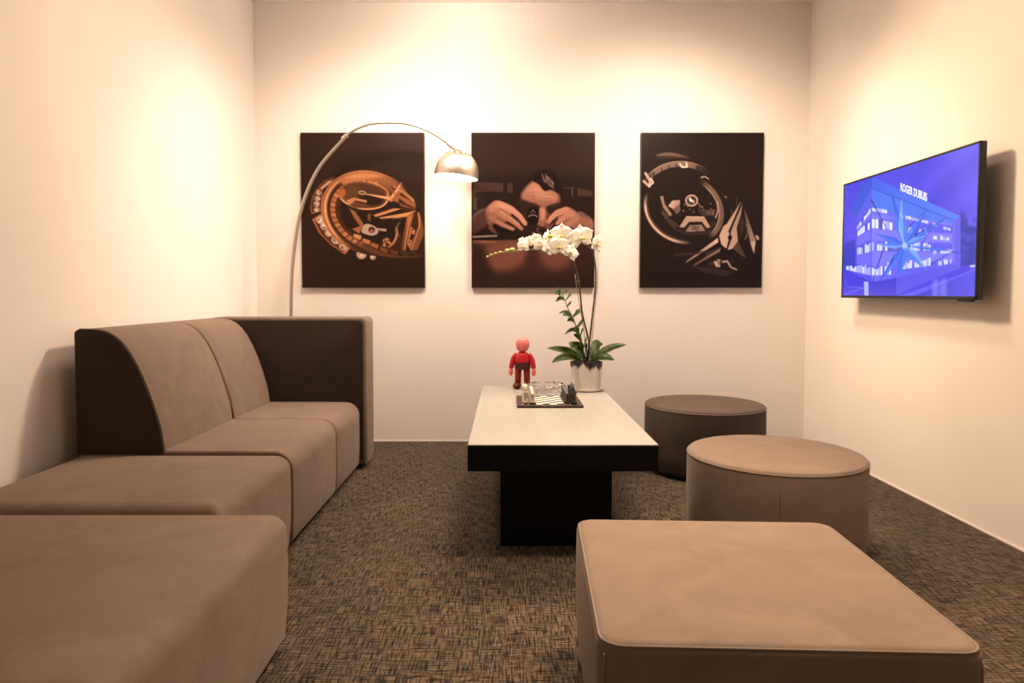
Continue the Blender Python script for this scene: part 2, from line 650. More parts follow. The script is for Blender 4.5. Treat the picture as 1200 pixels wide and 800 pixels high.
low_block('backless taupe velvet block pushed against the armless sofa module beside the wall', -1.650, -0.828, 1.944, 2.608)
low_block('large taupe velvet block pulled out in front of the sofa, farthest from the picture wall', -1.470, -0.618, 1.010, 1.915)

# ------------------------------------------------------------------ coffee table
tb = thing('coffee_table', 'black pedestal coffee table with a thick slab and cream top', 'table', (0.204, 3.236, 0))
x0, x1, y0, y1 = -0.347, 0.347, -0.783, 0.783
box('slab', x0, x1, y0, y1, 0.352, 0.446, M['black_lac'], tb, 0.002, 1)
box('top_panel', x0 + 0.001, x1 - 0.001, y0 + 0.001, y1 - 0.001, 0.4455, 0.4500, M['laminate'], tb, 0.001, 1)
box('pedestal', -0.230, 0.210, -0.58, 0.58, 0.0, 0.353, M['black_lac'], tb, 0.003, 1)

# ------------------------------------------------------------------ flat prints, painted on a fine grid
class Print:
    """colour field over a flat panel; x right, y down, in the drawing's own units"""

    def __init__(self, nx, ny, x0, x1, y0, y1, bgcol):
        self.nx, self.ny = nx, ny
        gx = np.linspace(x0, x1, nx)
        gy = np.linspace(y0, y1, ny)
        self.X, self.Y = np.meshgrid(gx, gy)
        self.px = (x1 - x0) / (nx - 1)
        self.I = np.zeros((ny, nx, 3))
        self.I[:] = bgcol

    def put(self, mask, col):
        self.I += (np.asarray(col, float) - self.I) * mask[..., None]

    def cover(self, sd, soft):
        s = max(soft, self.px * 0.7)
        return np.clip(0.5 - sd / (2 * s), 0, 1)

    def sd_seg(self, a, b):
        ax, ay = a
        bx, by = b
        dx, dy = bx - ax, by - ay
        t = np.clip(((self.X - ax) * dx + (self.Y - ay) * dy) / (dx * dx + dy * dy + 1e-9), 0, 1)
        return np.hypot(self.X - ax - t * dx, self.Y - ay - t * dy), t

    def sd_poly(self, pts):
        n = len(pts)
        d = np.full(self.X.shape, 1e9)
        ins = np.zeros(self.X.shape, bool)
        for i in range(n):
            a, b = pts[i], pts[(i + 1) % n]
            d = np.minimum(d, self.sd_seg(a, b)[0])
            c = ((a[1] > self.Y) != (b[1] > self.Y))
            xs = (b[0] - a[0]) * (self.Y - a[1]) / ((b[1] - a[1]) or 1e-9) + a[0]
            ins ^= c & (self.X < xs)
        return np.where(ins, -d, d)

    def grad(self, c0, c1, p0, p1):
        dx, dy = p1[0] - p0[0], p1[1] - p0[1]
        t = np.clip(((self.X - p0[0]) * dx + (self.Y - p0[1]) * dy) / (dx * dx + dy * dy), 0, 1)[..., None]
        return np.asarray(c0, float) * (1 - t) + np.asarray(c1, float) * t

    def poly(self, pts, col, soft=0, a=1.0, c2=None, g=None):
        m = self.cover(self.sd_poly(pts), soft) * a
        if c2 is not None:
            col = self.grad(col, c2, g[0], g[1])
        self.put(m, col)
        return m

    def blob(self, pts, col, soft=6, a=1.0, c2=None, g=None, n=5):
        """smooth closed curve through the points"""
        q = [Vector((x, y, 0)) for x, y in pts]
        k = len(q)
        out = []
        for i in range(k):
            A, B, Cc, D = q[i - 1], q[i], q[(i + 1) % k], q[(i + 2) % k]
            for j in range(n):
                t = j / n
                v = 0.5 * ((2 * B) + (Cc - A) * t + (2 * A - 5 * B + 4 * Cc - D) * t * t + (3 * B - A - 3 * Cc + D) * t ** 3)
                out.append((v.x, v.y))
        return self.poly(out, col, soft, a, c2, g)

    def line(self, pts, w, col, soft=0, a=1.0, w1=None):
        n = len(pts) - 1
        best = np.full(self.X.shape, 1e9)
        for i in range(n):
            d, t = self.sd_seg(pts[i], pts[i + 1])
            f = (i + t) / n
            ww = w if w1 is None else w + (w1 - w) * f
            best = np.minimum(best, d - ww / 2)
        m = self.cover(best, soft) * a
        self.put(m, col)
        return m

    def ell(self, cx, cy, rx, ry, rot=0.0):
        c, s = math.cos(R(rot)), math.sin(R(rot))
        u = ((self.X - cx) * c + (self.Y - cy) * s) / rx
        v = (-(self.X - cx) * s + (self.Y - cy) * c) / ry
        r = np.hypot(u, v)
        ang = np.degrees(np.arctan2(v, u)) % 360
        gl = np.hypot(u / rx, v / ry) / np.maximum(r, 1e-6)
        return (r - 1) / np.maximum(gl, 1e-9), ang

    def disc(self, cx, cy, rx, ry, col, rot=0, soft=0, a=1.0):
        self.put(self.cover(self.ell(cx, cy, rx, ry, rot)[0], soft) * a, col)

    def ring(self, cx, cy, rx, ry, w, col, rot=0, a0=0, a1=360, soft=0, a=1.0, fade=0, c2=None):
        sd, ang = self.ell(cx, cy, rx, ry, rot)
        m = self.cover(np.abs(sd) - w / 2, soft)
        rel = (ang - a0) % 360
        span = (a1 - a0) if a1 - a0 <= 360 else 360
        if span < 360:
            f = max(fade, 0.7)
            m = m * np.clip(np.minimum(rel, span - rel) / f, 0, 1) * (rel <= span)
        if c2 is not None:
            t = np.clip(rel / span, 0, 1)[..., None]
            col = np.asarray(col, float) * (1 - t) + np.asarray(c2, float) * t
        self.put(m * a, col)

    def noise(self, amp, seed=1):
        rng = np.random.default_rng(seed)
        self.I *= 1 + (rng.random(self.I.shape[:2]) - 0.5)[..., None] * amp

    def blur(self, s):
        k = int(3 * s) + 1
        w = np.exp(-0.5 * (np.arange(-k, k + 1) / s) ** 2)
        w /= w.sum()
        for ax in (0, 1):
            P = np.pad(self.I, [(k, k) if i == ax else (0, 0) for i in range(3)], mode='edge')
            out = np.zeros_like(self.I)
            for i, ww in enumerate(w):
                sl = [slice(None)] * 3
                sl[ax] = slice(i, i + self.I.shape[ax])
                out += ww * P[tuple(sl)]
            self.I = out

    def build(self, name, origin, ux, uy, material, parent):
        """origin: top-left corner; ux, uy: full edge vectors (right, down)"""
        nx, ny = self.nx, self.ny
        fu = np.linspace(0, 1, nx)
        fv = np.linspace(0, 1, ny)
        U, V = np.meshgrid(fu, fv)
        co = np.asarray(origin)[None, None] + U[..., None] * np.asarray(ux) + V[..., None] * np.asarray(uy)
        me = bpy.data.meshes.new(name)
        me.vertices.add(nx * ny)
        me.vertices.foreach_set('co', co.reshape(-1).astype(np.float32))
        idx = np.arange(nx * ny).reshape(ny, nx)
        q = np.stack([idx[:-1, :-1], idx[1:, :-1], idx[1:, 1:], idx[:-1, 1:]], -1).reshape(-1, 4)
        nf = len(q)
        me.loops.add(nf * 4)
        me.polygons.add(nf)
        me.loops.foreach_set('vertex_index', q.reshape(-1).astype(np.int32))
        me.polygons.foreach_set('loop_start', (np.arange(nf) * 4).astype(np.int32))
        me.update(calc_edges=True)
        c = np.clip(self.I / 255.0, 0, 1)
        lin = np.where(c <= 0.04045, c / 12.92, ((c + 0.055) / 1.055) ** 2.4)
        at = me.color_attributes.new('ink', 'FLOAT_COLOR', 'POINT')
        rgba = np.concatenate([lin.reshape(-1, 3), np.ones((nx * ny, 1))], 1)
        at.data.foreach_set('color', rgba.reshape(-1).astype(np.float32))
        me.materials.append(material)
        return mesh_obj(name, me, parent)


ink = mat('printed_ink', (0.1, 0.1, 0.1), 0.42)
nt, N, L, p = nodes(ink)
an = N.new('ShaderNodeAttribute')
an.attribute_name = 'ink'
gain = N.new('ShaderNodeMix')
gain.data_type = 'RGBA'
gain.blend_type = 'MULTIPLY'
gain.inputs['Factor'].default_value = 1.0
gain.inputs[7].default_value = (0.76, 0.71, 0.68, 1)
L.new(an.outputs['Color'], gain.inputs[6])
L.new(gain.outputs[2], p.inputs['Base Color'])
p.inputs['Specular IOR Level'].default_value = 0.14
M['ink'] = ink

scr = mat('lit_screen', (0.004, 0.004, 0.006), 0.2)
nt, N, L, p = nodes(scr)
an = N.new('ShaderNodeAttribute')
an.attribute_name = 'ink'
L.new(an.outputs['Color'], p.inputs['Emission Color'])
p.inputs['Emission Strength'].default_value = 1.0
M['screen'] = scr

# ---- print of the rose gold watch
def paint_gold():
    P = Print(300, 376, 13, 983, -227, 987, (44, 28, 20))
    P.put(np.clip((-60 - P.Y) / 60, 0, 1) * 0.5, (54, 36, 26))
    CU, HI, DK = (176, 112, 72), (232, 178, 130), (92, 52, 30)
    # diamond blocks outside the bezel
    for quad, tone in (([(140, 195), (205, 140), (280, 115), (250, 160), (180, 205)], (150, 104, 74)),
                       ([(132, 212), (185, 200), (170, 385), (92, 408), (80, 360), (98, 270)], CU),
                       ([(95, 450), (165, 405), (285, 545), (425, 650), (352, 728), (240, 650), (150, 560)], CU)):
        P.poly(quad, tone)
        cx = sum(a for a, b in quad) / len(quad)
        cy = sum(b for a, b in quad) / len(quad)
        P.poly([(cx + (a - cx) * 0.86, cy + (b - cy) * 0.88) for a, b in quad], DK)
    P.poly([(165, 200), (225, 150), (262, 140), (225, 180), (175, 215)], (205, 170, 145), 4)
    rng = np.random.default_rng(5)

    def stone(x, y, r):
        P.disc(x, y, r, r * 0.92, (196, 172, 154))
        for k in range(9):
            a = rng.random() * 6.28
            q = rng.random() * r * 0.6
            P.disc(x + q * math.cos(a), y + q * math.sin(a), r * 0.28, r * 0.22, (240, 225, 210) if k % 3 else (110, 82, 66), rng.random() * 180, a=0.85)
    for x, y, r in ((150, 240, 20), (140, 285, 23), (133, 328, 24), (132, 372, 22), (162, 455, 33), (192, 503, 33), (230, 556, 34), (284, 612, 37), (347, 660, 40), (485, 728, 40), (575, 748, 24)):
        stone(x, y, r)
    # bezel: nested tilted ellipses
    c = (560, 410)
    P.disc(c[0], c[1], 400, 315, (58, 34, 22), 24)
    P.ring(c[0], c[1], 388, 318, 30, (150, 92, 58), 24, 95, 300, 6, fade=30)
    P.ring(c[0], c[1], 372, 304, 26, CU, 24, 80, 330, 8, fade=40)
    P.ring(c[0], c[1], 374, 306, 13, HI, 24, 100, 225, 4, fade=25)
    P.ring(c[0], c[1], 398, 328, 5, (222, 166, 120), 24, 105, 290, 2, fade=30)
    P.ring(c[0], c[1], 362, 294, 4, (240, 194, 150), 24, 110, 205, 1, fade=25)
    P.ring(c[0], c[1], 352, 284, 9, DK, 24, 80, 320, 3, fade=30)
    P.ring(c[0] + 6, c[1] + 4, 318, 248, 42, (128, 78, 50), 24, 75, 300, 3, fade=25)
    # minute blocks
    for a in range(84, 262, 9):
        P.ring(c[0] + 6, c[1] + 4, 316, 246, 36, (196, 132, 88) if a % 2 else (178, 114, 74), 24, a, a + 6.4, 1)
    P.ring(c[0] + 10, c[1] + 6, 286, 216, 26, (70, 42, 28), 24, 75, 250, 4, fade=25)
    P.disc(c[0] + 20, c[1] + 12, 268, 200, (38, 24, 17), 24, 6)
    # upper flange, soft copper light
    P.blob([(320, 130), (430, 85), (560, 82), (680, 105), (770, 150), (790, 200), (700, 190), (600, 150), (480, 150), (360, 180)], (188, 126, 86), 14, 0.9, (120, 74, 48), ((420, 90), (780, 190)))
    P.blob([(370, 120), (520, 92), (660, 108), (600, 122), (450, 128)], (214, 152, 108), 12, 0.7)
    for k in range(26):      # fine radial light on the flange
        f = k / 25
        x = 340 + 420 * f
        y = 140 - 52 * math.sin(f * 3.0) + 40 * f
        P.line([(x, y - 10), (x + 6, y + 30)], 5, [(222, 162, 116), (150, 96, 64)][k % 2], 4, 0.35)
    # inner dish
    P.disc(505, 262, 195, 105, (122, 76, 48), 8, 6)
    P.disc(510, 250, 178, 84, (74, 48, 30), 8, 14)
    P.disc(420, 240, 70, 60, (96, 66, 34), 0, 26, 0.8)
    P.disc(560, 300, 100, 44, (40, 26, 18), 8, 16)
    P.disc(335, 245, 28, 40, (168, 98, 52), 20, 6)
    P.ring(505, 262, 195, 105, 12, (226, 170, 124), 8, 330, 530, 2, fade=20)
    P.ring(512, 255, 200, 104, 10, (200, 142, 98), 8, 268, 360, 2, fade=15)
    P.poly([(370, 300), (430, 278), (530, 300), (530, 318), (440, 300), (400, 335), (380, 325)], (190, 134, 90), 2)
    P.poly([(380, 335), (480, 318), (540, 335), (540, 362), (440, 360)], (96, 60, 38), 3)
    # hand with round tip
    P.ring(495, 240, 26, 11, 7, (196, 176, 160), 8)
    P.line([(510, 248), (720, 288)], 8, (226, 172, 128), w1=26)
    P.line([(515, 252), (715, 300)], 5, (90, 54, 34))
    P.poly([(690, 290), (725, 262), (808, 158), (775, 250), (750, 300), (722, 312)], (206, 150, 106))
    P.poly([(720, 300), (765, 250), (820, 170), (790, 270), (780, 318)], (150, 94, 60))
    P.line([(725, 275), (808, 160)], 4, (240, 196, 150))
    # star bridge on the right
    P.poly([(680, 168), (745, 235), (870, 300), (925, 360), (850, 330), (760, 262)], (150, 96, 62))
    P.poly([(730, 175), (860, 265), (920, 355), (905, 290), (840, 235)], (170, 112, 72))
    P.line([(745, 190), (900, 300)], 5, (218, 162, 116))
    P.poly([(780, 315), (920, 372), (800, 345)], (126, 80, 52))
    P.poly([(580, 415), (740, 362), (810, 365), (600, 432)], (190, 128, 86))
    P.poly([(625, 436), (860, 395), (930, 376), (840, 430), (640, 446)], (206, 146, 100))
    P.line([(600, 426), (780, 368)], 4, (236, 186, 140))
    P.poly([(850, 425), (905, 400), (880, 500), (840, 700), (795, 715)], (156, 98, 62), 2, 1, (92, 56, 36), ((850, 430), (810, 710)))
    P.line([(872, 430), (826, 690)], 9, (196, 134, 90))
    P.poly([(930, 385), (960, 430), (985, 560), (930, 690), (880, 700), (945, 520), (938, 430)], (120, 76, 48), 2)
    P.line([(942, 400), (948, 500), (880, 695)], 9, (204, 142, 96))
    P.poly([(880, 505), (915, 545), (872, 690), (850, 640)], (176, 116, 76))
    P.poly([(885, 560), (905, 575), (885, 620), (868, 605)], (30, 18, 14))
    for x, y in ((888, 534), (868, 628)):
        P.disc(x, y, 14, 14, (208, 160, 130))
        P.disc(x, y, 9, 9, (96, 20, 36))
    P.disc(930, 372, 12, 12, (30, 18, 14))
    # movement underneath
    P.poly([(390, 360), (440, 390), (525, 520), (495, 530), (430, 440)], (150, 98, 62), 3)
    P.poly([(535, 400), (562, 410), (560, 470), (535, 455)], (112, 70, 44), 3)
    P.poly([(410, 525), (490, 500), (470, 565)], (166, 104, 64), 2)
    P.blob([(485, 535), (525, 485), (600, 510), (618, 555), (570, 578), (500, 560)], (186, 168, 152), 2)
    P.line([(600, 525), (675, 535)], 14, (176, 160, 146), w1=22)
    P.disc(567, 533, 26, 24, (60, 40, 36))
    P.disc(567, 541, 13, 12, (196, 96, 116))
    P.ring(668, 560, 100, 115, 20, (160, 102, 64), 10, 320, 430, 3, fade=14)
    P.ring(680, 560, 85, 105, 6, (220, 164, 116), 10, 325, 420, 2, fade=14)
    for k in range(16):
        P.disc(660 + rng.random() * 50, 590 + rng.random() * 70, 5 + rng.random() * 9, 4 + rng.random() * 6, [(226, 172, 122), (120, 76, 48), (176, 124, 84)][k % 3], rng.random() * 180)
    P.ring(800, 530, 32, 55, 8, (128, 116, 108), 0, 90, 270, 2, fade=20)
    P.ring(770, 455, 34, 16, 6, (130, 120, 112), 0, 180, 350, 2, fade=20)
    # lower blocks run into shade
    for i, (x, y) in enumerate(((455, 585), (525, 622), (590, 655), (665, 690), (745, 708), (830, 715), (905, 715))):
        s = [(206, 150, 100), (190, 128, 84), (160, 104, 66), (122, 78, 50), (92, 60, 40), (70, 46, 32), (60, 40, 28)][i]
        P.poly([(x - 28, y - 24), (x + 34, y - 4), (x + 22, y + 30), (x - 34, y + 4)], s, 1)
    P.blob([(430, 640), (560, 715), (720, 752), (900, 760), (970, 735), (800, 740), (640, 705), (500, 640)], (112, 70, 46), 8, 0.8)
    P.blob([(640, 780), (800, 760), (985, 745), (985, 820), (640, 820)], (44, 28, 20), 14)
    P.blur(0.55)
    P.noise(0.06)
    return P


# ---- print of the craftsman at the bench
def paint_craft():
    P = Print(300, 376, 26, 977, -230, 964, (50, 32, 25))
    P.put(np.clip((P.Y - 60) / 60, 0, 1) * np.clip((600 - P.Y) / 30, 0, 1), (36, 23, 19))
    # dim shelves
    for q in ([(40, 145), (268, 155), (268, 222), (60, 222), (40, 260)], [(300, 155), (342, 155), (342, 228), (300, 228)], [(845, 192), (960, 215), (960, 258), (848, 255)], [(36, 262), (64, 262), (64, 366), (36, 366)]):
        P.poly(q, (82, 60, 50), 3, 0.75)
    P.line([(715, 188), (820, 192)], 6, (84, 62, 52))
    P.line([(806, 192), (806, 255)], 14, (84, 62, 52))
    SK, SH_, LI = (176, 122, 96), (104, 64, 48), (210, 156, 126)
    # head
    P.blob([(430, 160), (520, 70), (640, 60), (720, 150), (735, 260), (700, 330), (600, 420), (540, 490), (440, 380), (400, 260)], (28, 17, 14), 10)
    P.blob([(415, 240), (505, 140), (610, 190), (700, 245), (706, 320), (660, 400), (610, 490), (540, 490), (450, 400), (405, 300)], (84, 53, 41), 14)
    m = P.blob([(412, 245), (440, 195), (505, 138), (560, 160), (610, 205), (665, 210), (702, 250), (706, 300), (672, 322), (600, 332), (520, 312), (430, 282)], SK, 16, 1, (150, 100, 78), ((500, 150), (660, 330)))
    P.blob([(470, 215), (530, 165), (600, 215), (680, 245), (660, 285), (540, 265)], LI, 26, 0.6)
    for y in (225, 252, 280):
        P.line([(440, y + 8), (500, y - 4), (570, y + 18), (660, y + 22)], 4, (134, 88, 68), 4, 0.55)
    P.line([(502, 225), (494, 262), (520, 290)], 5, (126, 82, 64), 4, 0.6)
    P.blob([(545, 300), (610, 305), (612, 400), (556, 400)], (150, 100, 78), 14, 0.8)
    # hair, wet highlights
    P.blob([(500, 130), (560, 62), (640, 55), (705, 130), (720, 230), (690, 230), (640, 205), (590, 215), (545, 165)], (26, 16, 13), 5)
    rng = np.random.default_rng(3)
    for k in range(46):
        x = 560 + rng.random() * 95
        y = 75 + (x - 560) * 0.75 + (rng.random() - 0.3) * 70
        P.line([(x, y), (x + 12, y + 16 + rng.random() * 14)], 4, (150, 126, 112), 1, 0.75)
    # brow, eyes in shade
    P.blob([(415, 318), (480, 322), (548, 342), (556, 372), (520, 392), (440, 380)], (38, 23, 18), 11)
    P.blob([(608, 345), (660, 330), (708, 322), (690, 372), (640, 392), (612, 378)], (44, 27, 21), 11)
    P.line([(420, 300), (500, 318), (552, 340)], 15, (44, 27, 21), 7, 0.9)
    P.line([(612, 340), (650, 326), (704, 312)], 14, (48, 30, 23), 7, 0.9)
    P.blob([(400, 300), (440, 300), (480, 360), (460, 440), (400, 370)], (46, 28, 22), 14)
    # nose
    P.blob([(552, 350), (592, 352), (602, 420), (612, 470), (590, 490), (545, 482), (528, 455), (548, 420)], (182, 126, 98), 5, 1, (140, 88, 66), ((560, 360), (600, 490)))
    P.disc(578, 400, 12, 40, (216, 164, 132), 4, 10, 0.6)
    # eye loupe
    P.blob([(470, 350), (520, 345), (545, 400), (535, 470), (480, 470), (455, 420)], (18, 11, 10), 3)
    P.ring(500, 420, 33, 18, 7, (170, 150, 138), 0, 180, 365, 1, fade=12)
    P.ring(500, 388, 22, 12, 6, (120, 104, 96), 0, 180, 360, 1, fade=10)
    P.disc(500, 365, 6, 4, (190, 172, 160), 0, 2)
    # left sleeve and hand
    P.blob([(36, 400), (120, 350), (150, 400), (60, 470), (36, 480)], (92, 74, 66), 6)
    P.blob([(36, 440), (130, 365), (160, 440), (120, 500), (36, 540)], (78, 48, 37), 8)
    P.blob([(135, 350), (205, 292), (250, 300), (330, 335), (330, 400), (300, 450), (220, 470), (165, 495), (140, 440)], SK, 6, 1, (118, 74, 56), ((240, 310), (150, 480)))
    P.line([(240, 320), (330, 355), (395, 410), (440, 468)], 56, (190, 136, 108), 5, 1, 34)
    P.line([(250, 330), (340, 352), (400, 400), (438, 450)], 18, LI, 8, 0.7, 10)
    P.line([(190, 350), (290, 410), (360, 462), (412, 508)], 64, (172, 118, 92), 5, 1, 26)
    P.line([(250, 372), (330, 422), (390, 470)], 18, (200, 148, 118), 8, 0.7)
    P.line([(245, 352), (310, 400), (395, 462)], 5, (84, 50, 38), 3, 0.8)
    P.line([(185, 420), (250, 470), (345, 512)], 56, (160, 108, 84), 5, 1, 26)
    P.line([(220, 448), (290, 486), (340, 508)], 14, (192, 140, 112), 7, 0.7)
    P.line([(215, 425), (300, 470), (360, 500)], 5, (74, 44, 34), 3, 0.8)
    P.blob([(150, 495), (200, 500), (240, 545), (200, 545), (165, 520)], (112, 70, 54), 6)
    P.blob([(190, 470), (260, 500), (340, 530), (420, 545), (240, 550)], (24, 15, 13), 8)
    P.blob([(190, 300), (235, 298), (300, 325), (220, 350), (160, 380)], (206, 152, 122), 16, 0.5)
    P.line([(298, 400), (288, 448)], 4, (120, 76, 58), 2, 0.6)
    # right sleeve and hand
    P.blob([(850, 380), (885, 378), (955, 425), (960, 450), (880, 440)], (104, 88, 80), 4)
    P.blob([(860, 420), (960, 436), (965, 520), (880, 520), (840, 470)], (150, 102, 80), 7)
    P.blob([(720, 360), (768, 338), (830, 370), (890, 430), (905, 490), (840, 510), (770, 490), (700, 450), (700, 390)], SK, 6, 1, (146, 96, 74), ((760, 345), (860, 500)))
    P.line([(755, 365), (690, 385), (640, 430), (612, 470)], 54, (190, 136, 106), 5, 1, 30)
    P.line([(745, 352), (680, 375), (630, 425)], 14, LI, 7, 0.6)
    P.line([(800, 395), (745, 420), (690, 465)], 54, (184, 130, 102), 5, 1, 30)
    P.line([(740, 395), (690, 425), (662, 462)], 5, (86, 52, 40), 3, 0.8)
    P.line([(840, 430), (790, 460), (740, 492)], 46, (174, 120, 94), 5, 1, 28)
    P.line([(785, 425), (735, 465), (712, 490)], 5, (86, 52, 40), 3, 0.7)
    P.blob([(590, 470), (615, 462), (640, 480), (620, 510), (596, 500)], (112, 72, 58), 5)
    # small parts, bench
    for k in range(26):
        P.disc(470 + rng.random() * 200, 490 + rng.random() * 90, 3 + rng.random() * 8, 3 + rng.random() * 5, [(128, 80, 62), (60, 38, 30), (180, 132, 108)][k % 3], rng.random() * 180, 1, 0.7)
    P.line([(655, 470), (640, 500), (600, 530)], 7, (190, 160, 140), 1, 0.8, 3)
    P.poly([(26, 560), (470, 575), (977, 575), (977, 600), (26, 596)], (26, 16, 14), 3)
    P.line([(36, 572), (216, 564)], 15, (150, 138, 130), 2)
    # polished bench front with blurred reflections
    P.poly([(26, 597), (977, 597), (977, 964), (26, 964)], (96, 58, 44), 3, 1, (50, 31, 25), ((0, 620), (0, 900)))
    P.poly([(36, 600), (215, 602), (215, 622), (36, 622)], (140, 92, 70), 4)
    P.blob([(150, 640), (330, 610), (470, 640), (430, 760), (330, 830), (200, 830), (150, 740)], (132, 82, 62), 34, 0.75)
    P.blob([(560, 640), (760, 640), (800, 760), (690, 830), (590, 790)], (126, 78, 60), 34, 0.7)
    P.blob([(26, 640), (110, 660), (140, 780), (200, 900), (26, 900)], (40, 24, 20), 34, 0.8)
    P.blob([(455, 660), (520, 640), (545, 780), (500, 860), (450, 780)], (56, 34, 28), 26, 0.7)
    P.blob([(820, 640), (977, 640), (977, 900), (850, 900)], (44, 28, 23), 34, 0.7)
    lum = P.I.mean(-1, keepdims=True)
    P.I = np.clip(lum + (P.I - lum) * 0.78, 0, 255) * (1.06, 1.0, 1.02)
    P.blur(0.6)
    P.noise(0.06, 2)
    return P


# ---- print of the black and steel watch
def paint_steel():
    P = Print(300, 376, 12, 730, -75, 832, (38, 26, 21))
    G, HI, DK = (132, 106, 92), (206, 178, 160), (66, 50, 42)
    P.blob([(95, 58), (150, 38), (210, 42), (290, 66), (200, 60)], (120, 94, 80), 5, 0.9)
    P.line([(110, 72), (200, 66), (300, 72)], 5, (84, 64, 54), 3, 0.8)
    # numbered flange
    P.ring(262, 330, 255, 222, 34, (126, 100, 86), 18, 188, 292, 2, fade=26)
    P.ring(262, 330, 268, 236, 4, (170, 140, 122), 18, 190, 275, 1, fade=20)
    for x, y in ((82, 165), (130, 142), (174, 128), (216, 120)):
        P.line([(x, y - 10), (x + 6, y + 12)], 6, (34, 24, 20))
    P.line([(238, 104), (252, 124), (282, 122), (276, 98)], 10, (232, 206, 186))
    P.line([(36, 160), (64, 206), (58, 236), (26, 206)], 15, (196, 164, 144))
    P.line([(58, 236), (82, 214), (68, 190)], 10, (226, 196, 176))
    # lettering on the flange: R O G E R, dark
    gl = {'R': [[(0, 1), (0, 0), (.8, 0), (.8, .5), (0, .5)], [(.35, .5), (.85, 1)]], 'O': [[(0, 0), (.8, 0), (.8, 1), (0, 1), (0, 0)]], 'G': [[(.8, .1), (0, 0), (0, 1), (.8, 1), (.8, .55), (.45, .55)]], 'E': [[(.8, 0), (0, 0), (0, 1), (.8, 1)], [(0, .5), (.6, .5)]]}
    for i, ch in enumerate('ROGER'):
        bx, by = 338 + i * 19, 117 + i * 5.0
        for st in gl[ch]:
            P.line([(bx + a * 15, by + b * 22 + a * 4) for a, b in st], 4.5, (28, 19, 16), 0, 1 - i * 0.12)
    # big bezel
    P.ring(270, 360, 238, 205, 16, (216, 184, 164), 20, 62, 182, 2, fade=24)
    P.ring(270, 360, 226, 192, 10, (92, 70, 60), 20, 60, 180, 4, fade=24)
    P.ring(270, 360, 244, 212, 4, (130, 102, 88), 20, 70, 180, 1, fade=20)
    P.ring(262, 366, 236, 190, 30, (116, 92, 80), 30, 270, 385, 3, fade=16)
    P.ring(262, 366, 222, 178, 6, (170, 140, 124), 30, 275, 380, 2, fade=16)
    P.line([(392, 190), (440, 222), (470, 262)], 12, (34, 24, 20), 1)
    P.line([(365, 184), (385, 178), (408, 192)], 8, (180, 150, 132), 1)
    P.disc(512, 300, 9, 6, (130, 104, 90), 30)
    P.line([(460, 250), (505, 296)], 3, (90, 70, 60), 1, 0.7)
    # inner dial pieces
    P.poly([(122, 296), (140, 292), (152, 340), (196, 402), (182, 414), (142, 362)], (150, 124, 108), 1)
    P.poly([(134, 370), (176, 414), (160, 436), (134, 396)], (84, 64, 54), 2)
    P.poly([(172, 352), (196, 320), (240, 316), (244, 340), (202, 372)], (206, 178, 160), 2, 1, (140, 112, 98), ((180, 330), (240, 365)))
    P.poly([(202, 374), (240, 342), (246, 378), (222, 402)], (112, 88, 76), 1)
    P.poly([(160, 440), (180, 424), (236, 462), (216, 496)], (74, 57, 49), 2)
    P.poly([(238, 476), (280, 412), (386, 414), (424, 478), (400, 482), (372, 444), (296, 446), (268, 480)], (178, 148, 130), 1)
    P.line([(282, 416), (384, 418)], 5, (214, 184, 164), 1)
    P.poly([(272, 506), (302, 464), (372, 462), (394, 500)], (144, 116, 102), 1)
    P.line([(316, 468), (316, 490), (330, 490), (330, 470), (318, 470)], 4, (58, 42, 36))
    P.line([(338, 474), (338, 496), (352, 496), (352, 476), (332, 482)], 4, (58, 42, 36))
    P.poly([(220, 500), (240, 486), (300, 508), (400, 505), (420, 490), (430, 500), (400, 522), (290, 524)], (62, 47, 40), 3)
    P.disc(310, 320, 38, 35, (88, 68, 58))
    P.ring(310, 320, 34, 31, 8, (196, 166, 148))
    P.disc(310, 320, 20, 18, (40, 28, 24))
    P.disc(304, 316, 8, 15, (240, 222, 206), -25)
    P.disc(319, 324, 6, 12, (214, 190, 172), -25)
    rng = np.random.default_rng(8)
    for x, y in ((352, 340), (362, 352), (374, 358), (382, 374), (422, 338), (425, 370), (300, 372), (262, 380), (322, 386), (288, 352), (270, 345)):
        P.disc(x, y, 4 + rng.random() * 3, 3 + rng.random() * 3, (170, 142, 126), 0, 1, 0.8)
    P.poly([(350, 352), (376, 376), (450, 372), (444, 412), (376, 410), (350, 384)], (70, 54, 46), 2)
    P.poly([(392, 382), (442, 376), (440, 402), (400, 404)], (96, 76, 66), 2)
    P.line([(462, 330), (468, 372), (454, 420)], 9, (178, 148, 130), 1)
    P.line([(444, 376), (438, 404)], 5, (140, 114, 100), 1)
    P.poly([(416, 456), (446, 440), (460, 452), (430, 486)], (60, 46, 40), 3)
    # star hands
    P.poly([(476, 528), (500, 470), (520, 458), (604, 322), (596, 352), (530, 500), (540, 520), (520, 604), (490, 580)], (176, 148, 130), 1, 1, (208, 178, 158), ((600, 330), (490, 580)))
    P.poly([(540, 520), (556, 470), (612, 335), (604, 400), (580, 480), (588, 560), (556, 604), (526, 612)], (150, 122, 106), 1, 1, (196, 164, 146), ((610, 340), (540, 600)))
    P.line([(600, 345), (538, 505), (545, 545), (522, 610)], 9, (30, 20, 17), 1)
    P.disc(540, 538, 12, 15, (30, 20, 17))
    P.poly([(468, 540), (472, 566), (276, 692), (285, 676)], (216, 184, 164), 1, 1, (150, 120, 106), ((470, 550), (280, 690)))
    P.poly([(488, 596), (480, 622), (320, 714), (330, 694)], (150, 120, 106), 2, 1, (100, 78, 68), ((480, 600), (320, 710)))
    P.line([(220, 640), (330, 634), (410, 618)], 22, (66, 50, 43), 5, 0.9, 8)
    P.poly([(392, 634), (470, 596), (480, 606), (400, 650)], (70, 54, 46), 3)
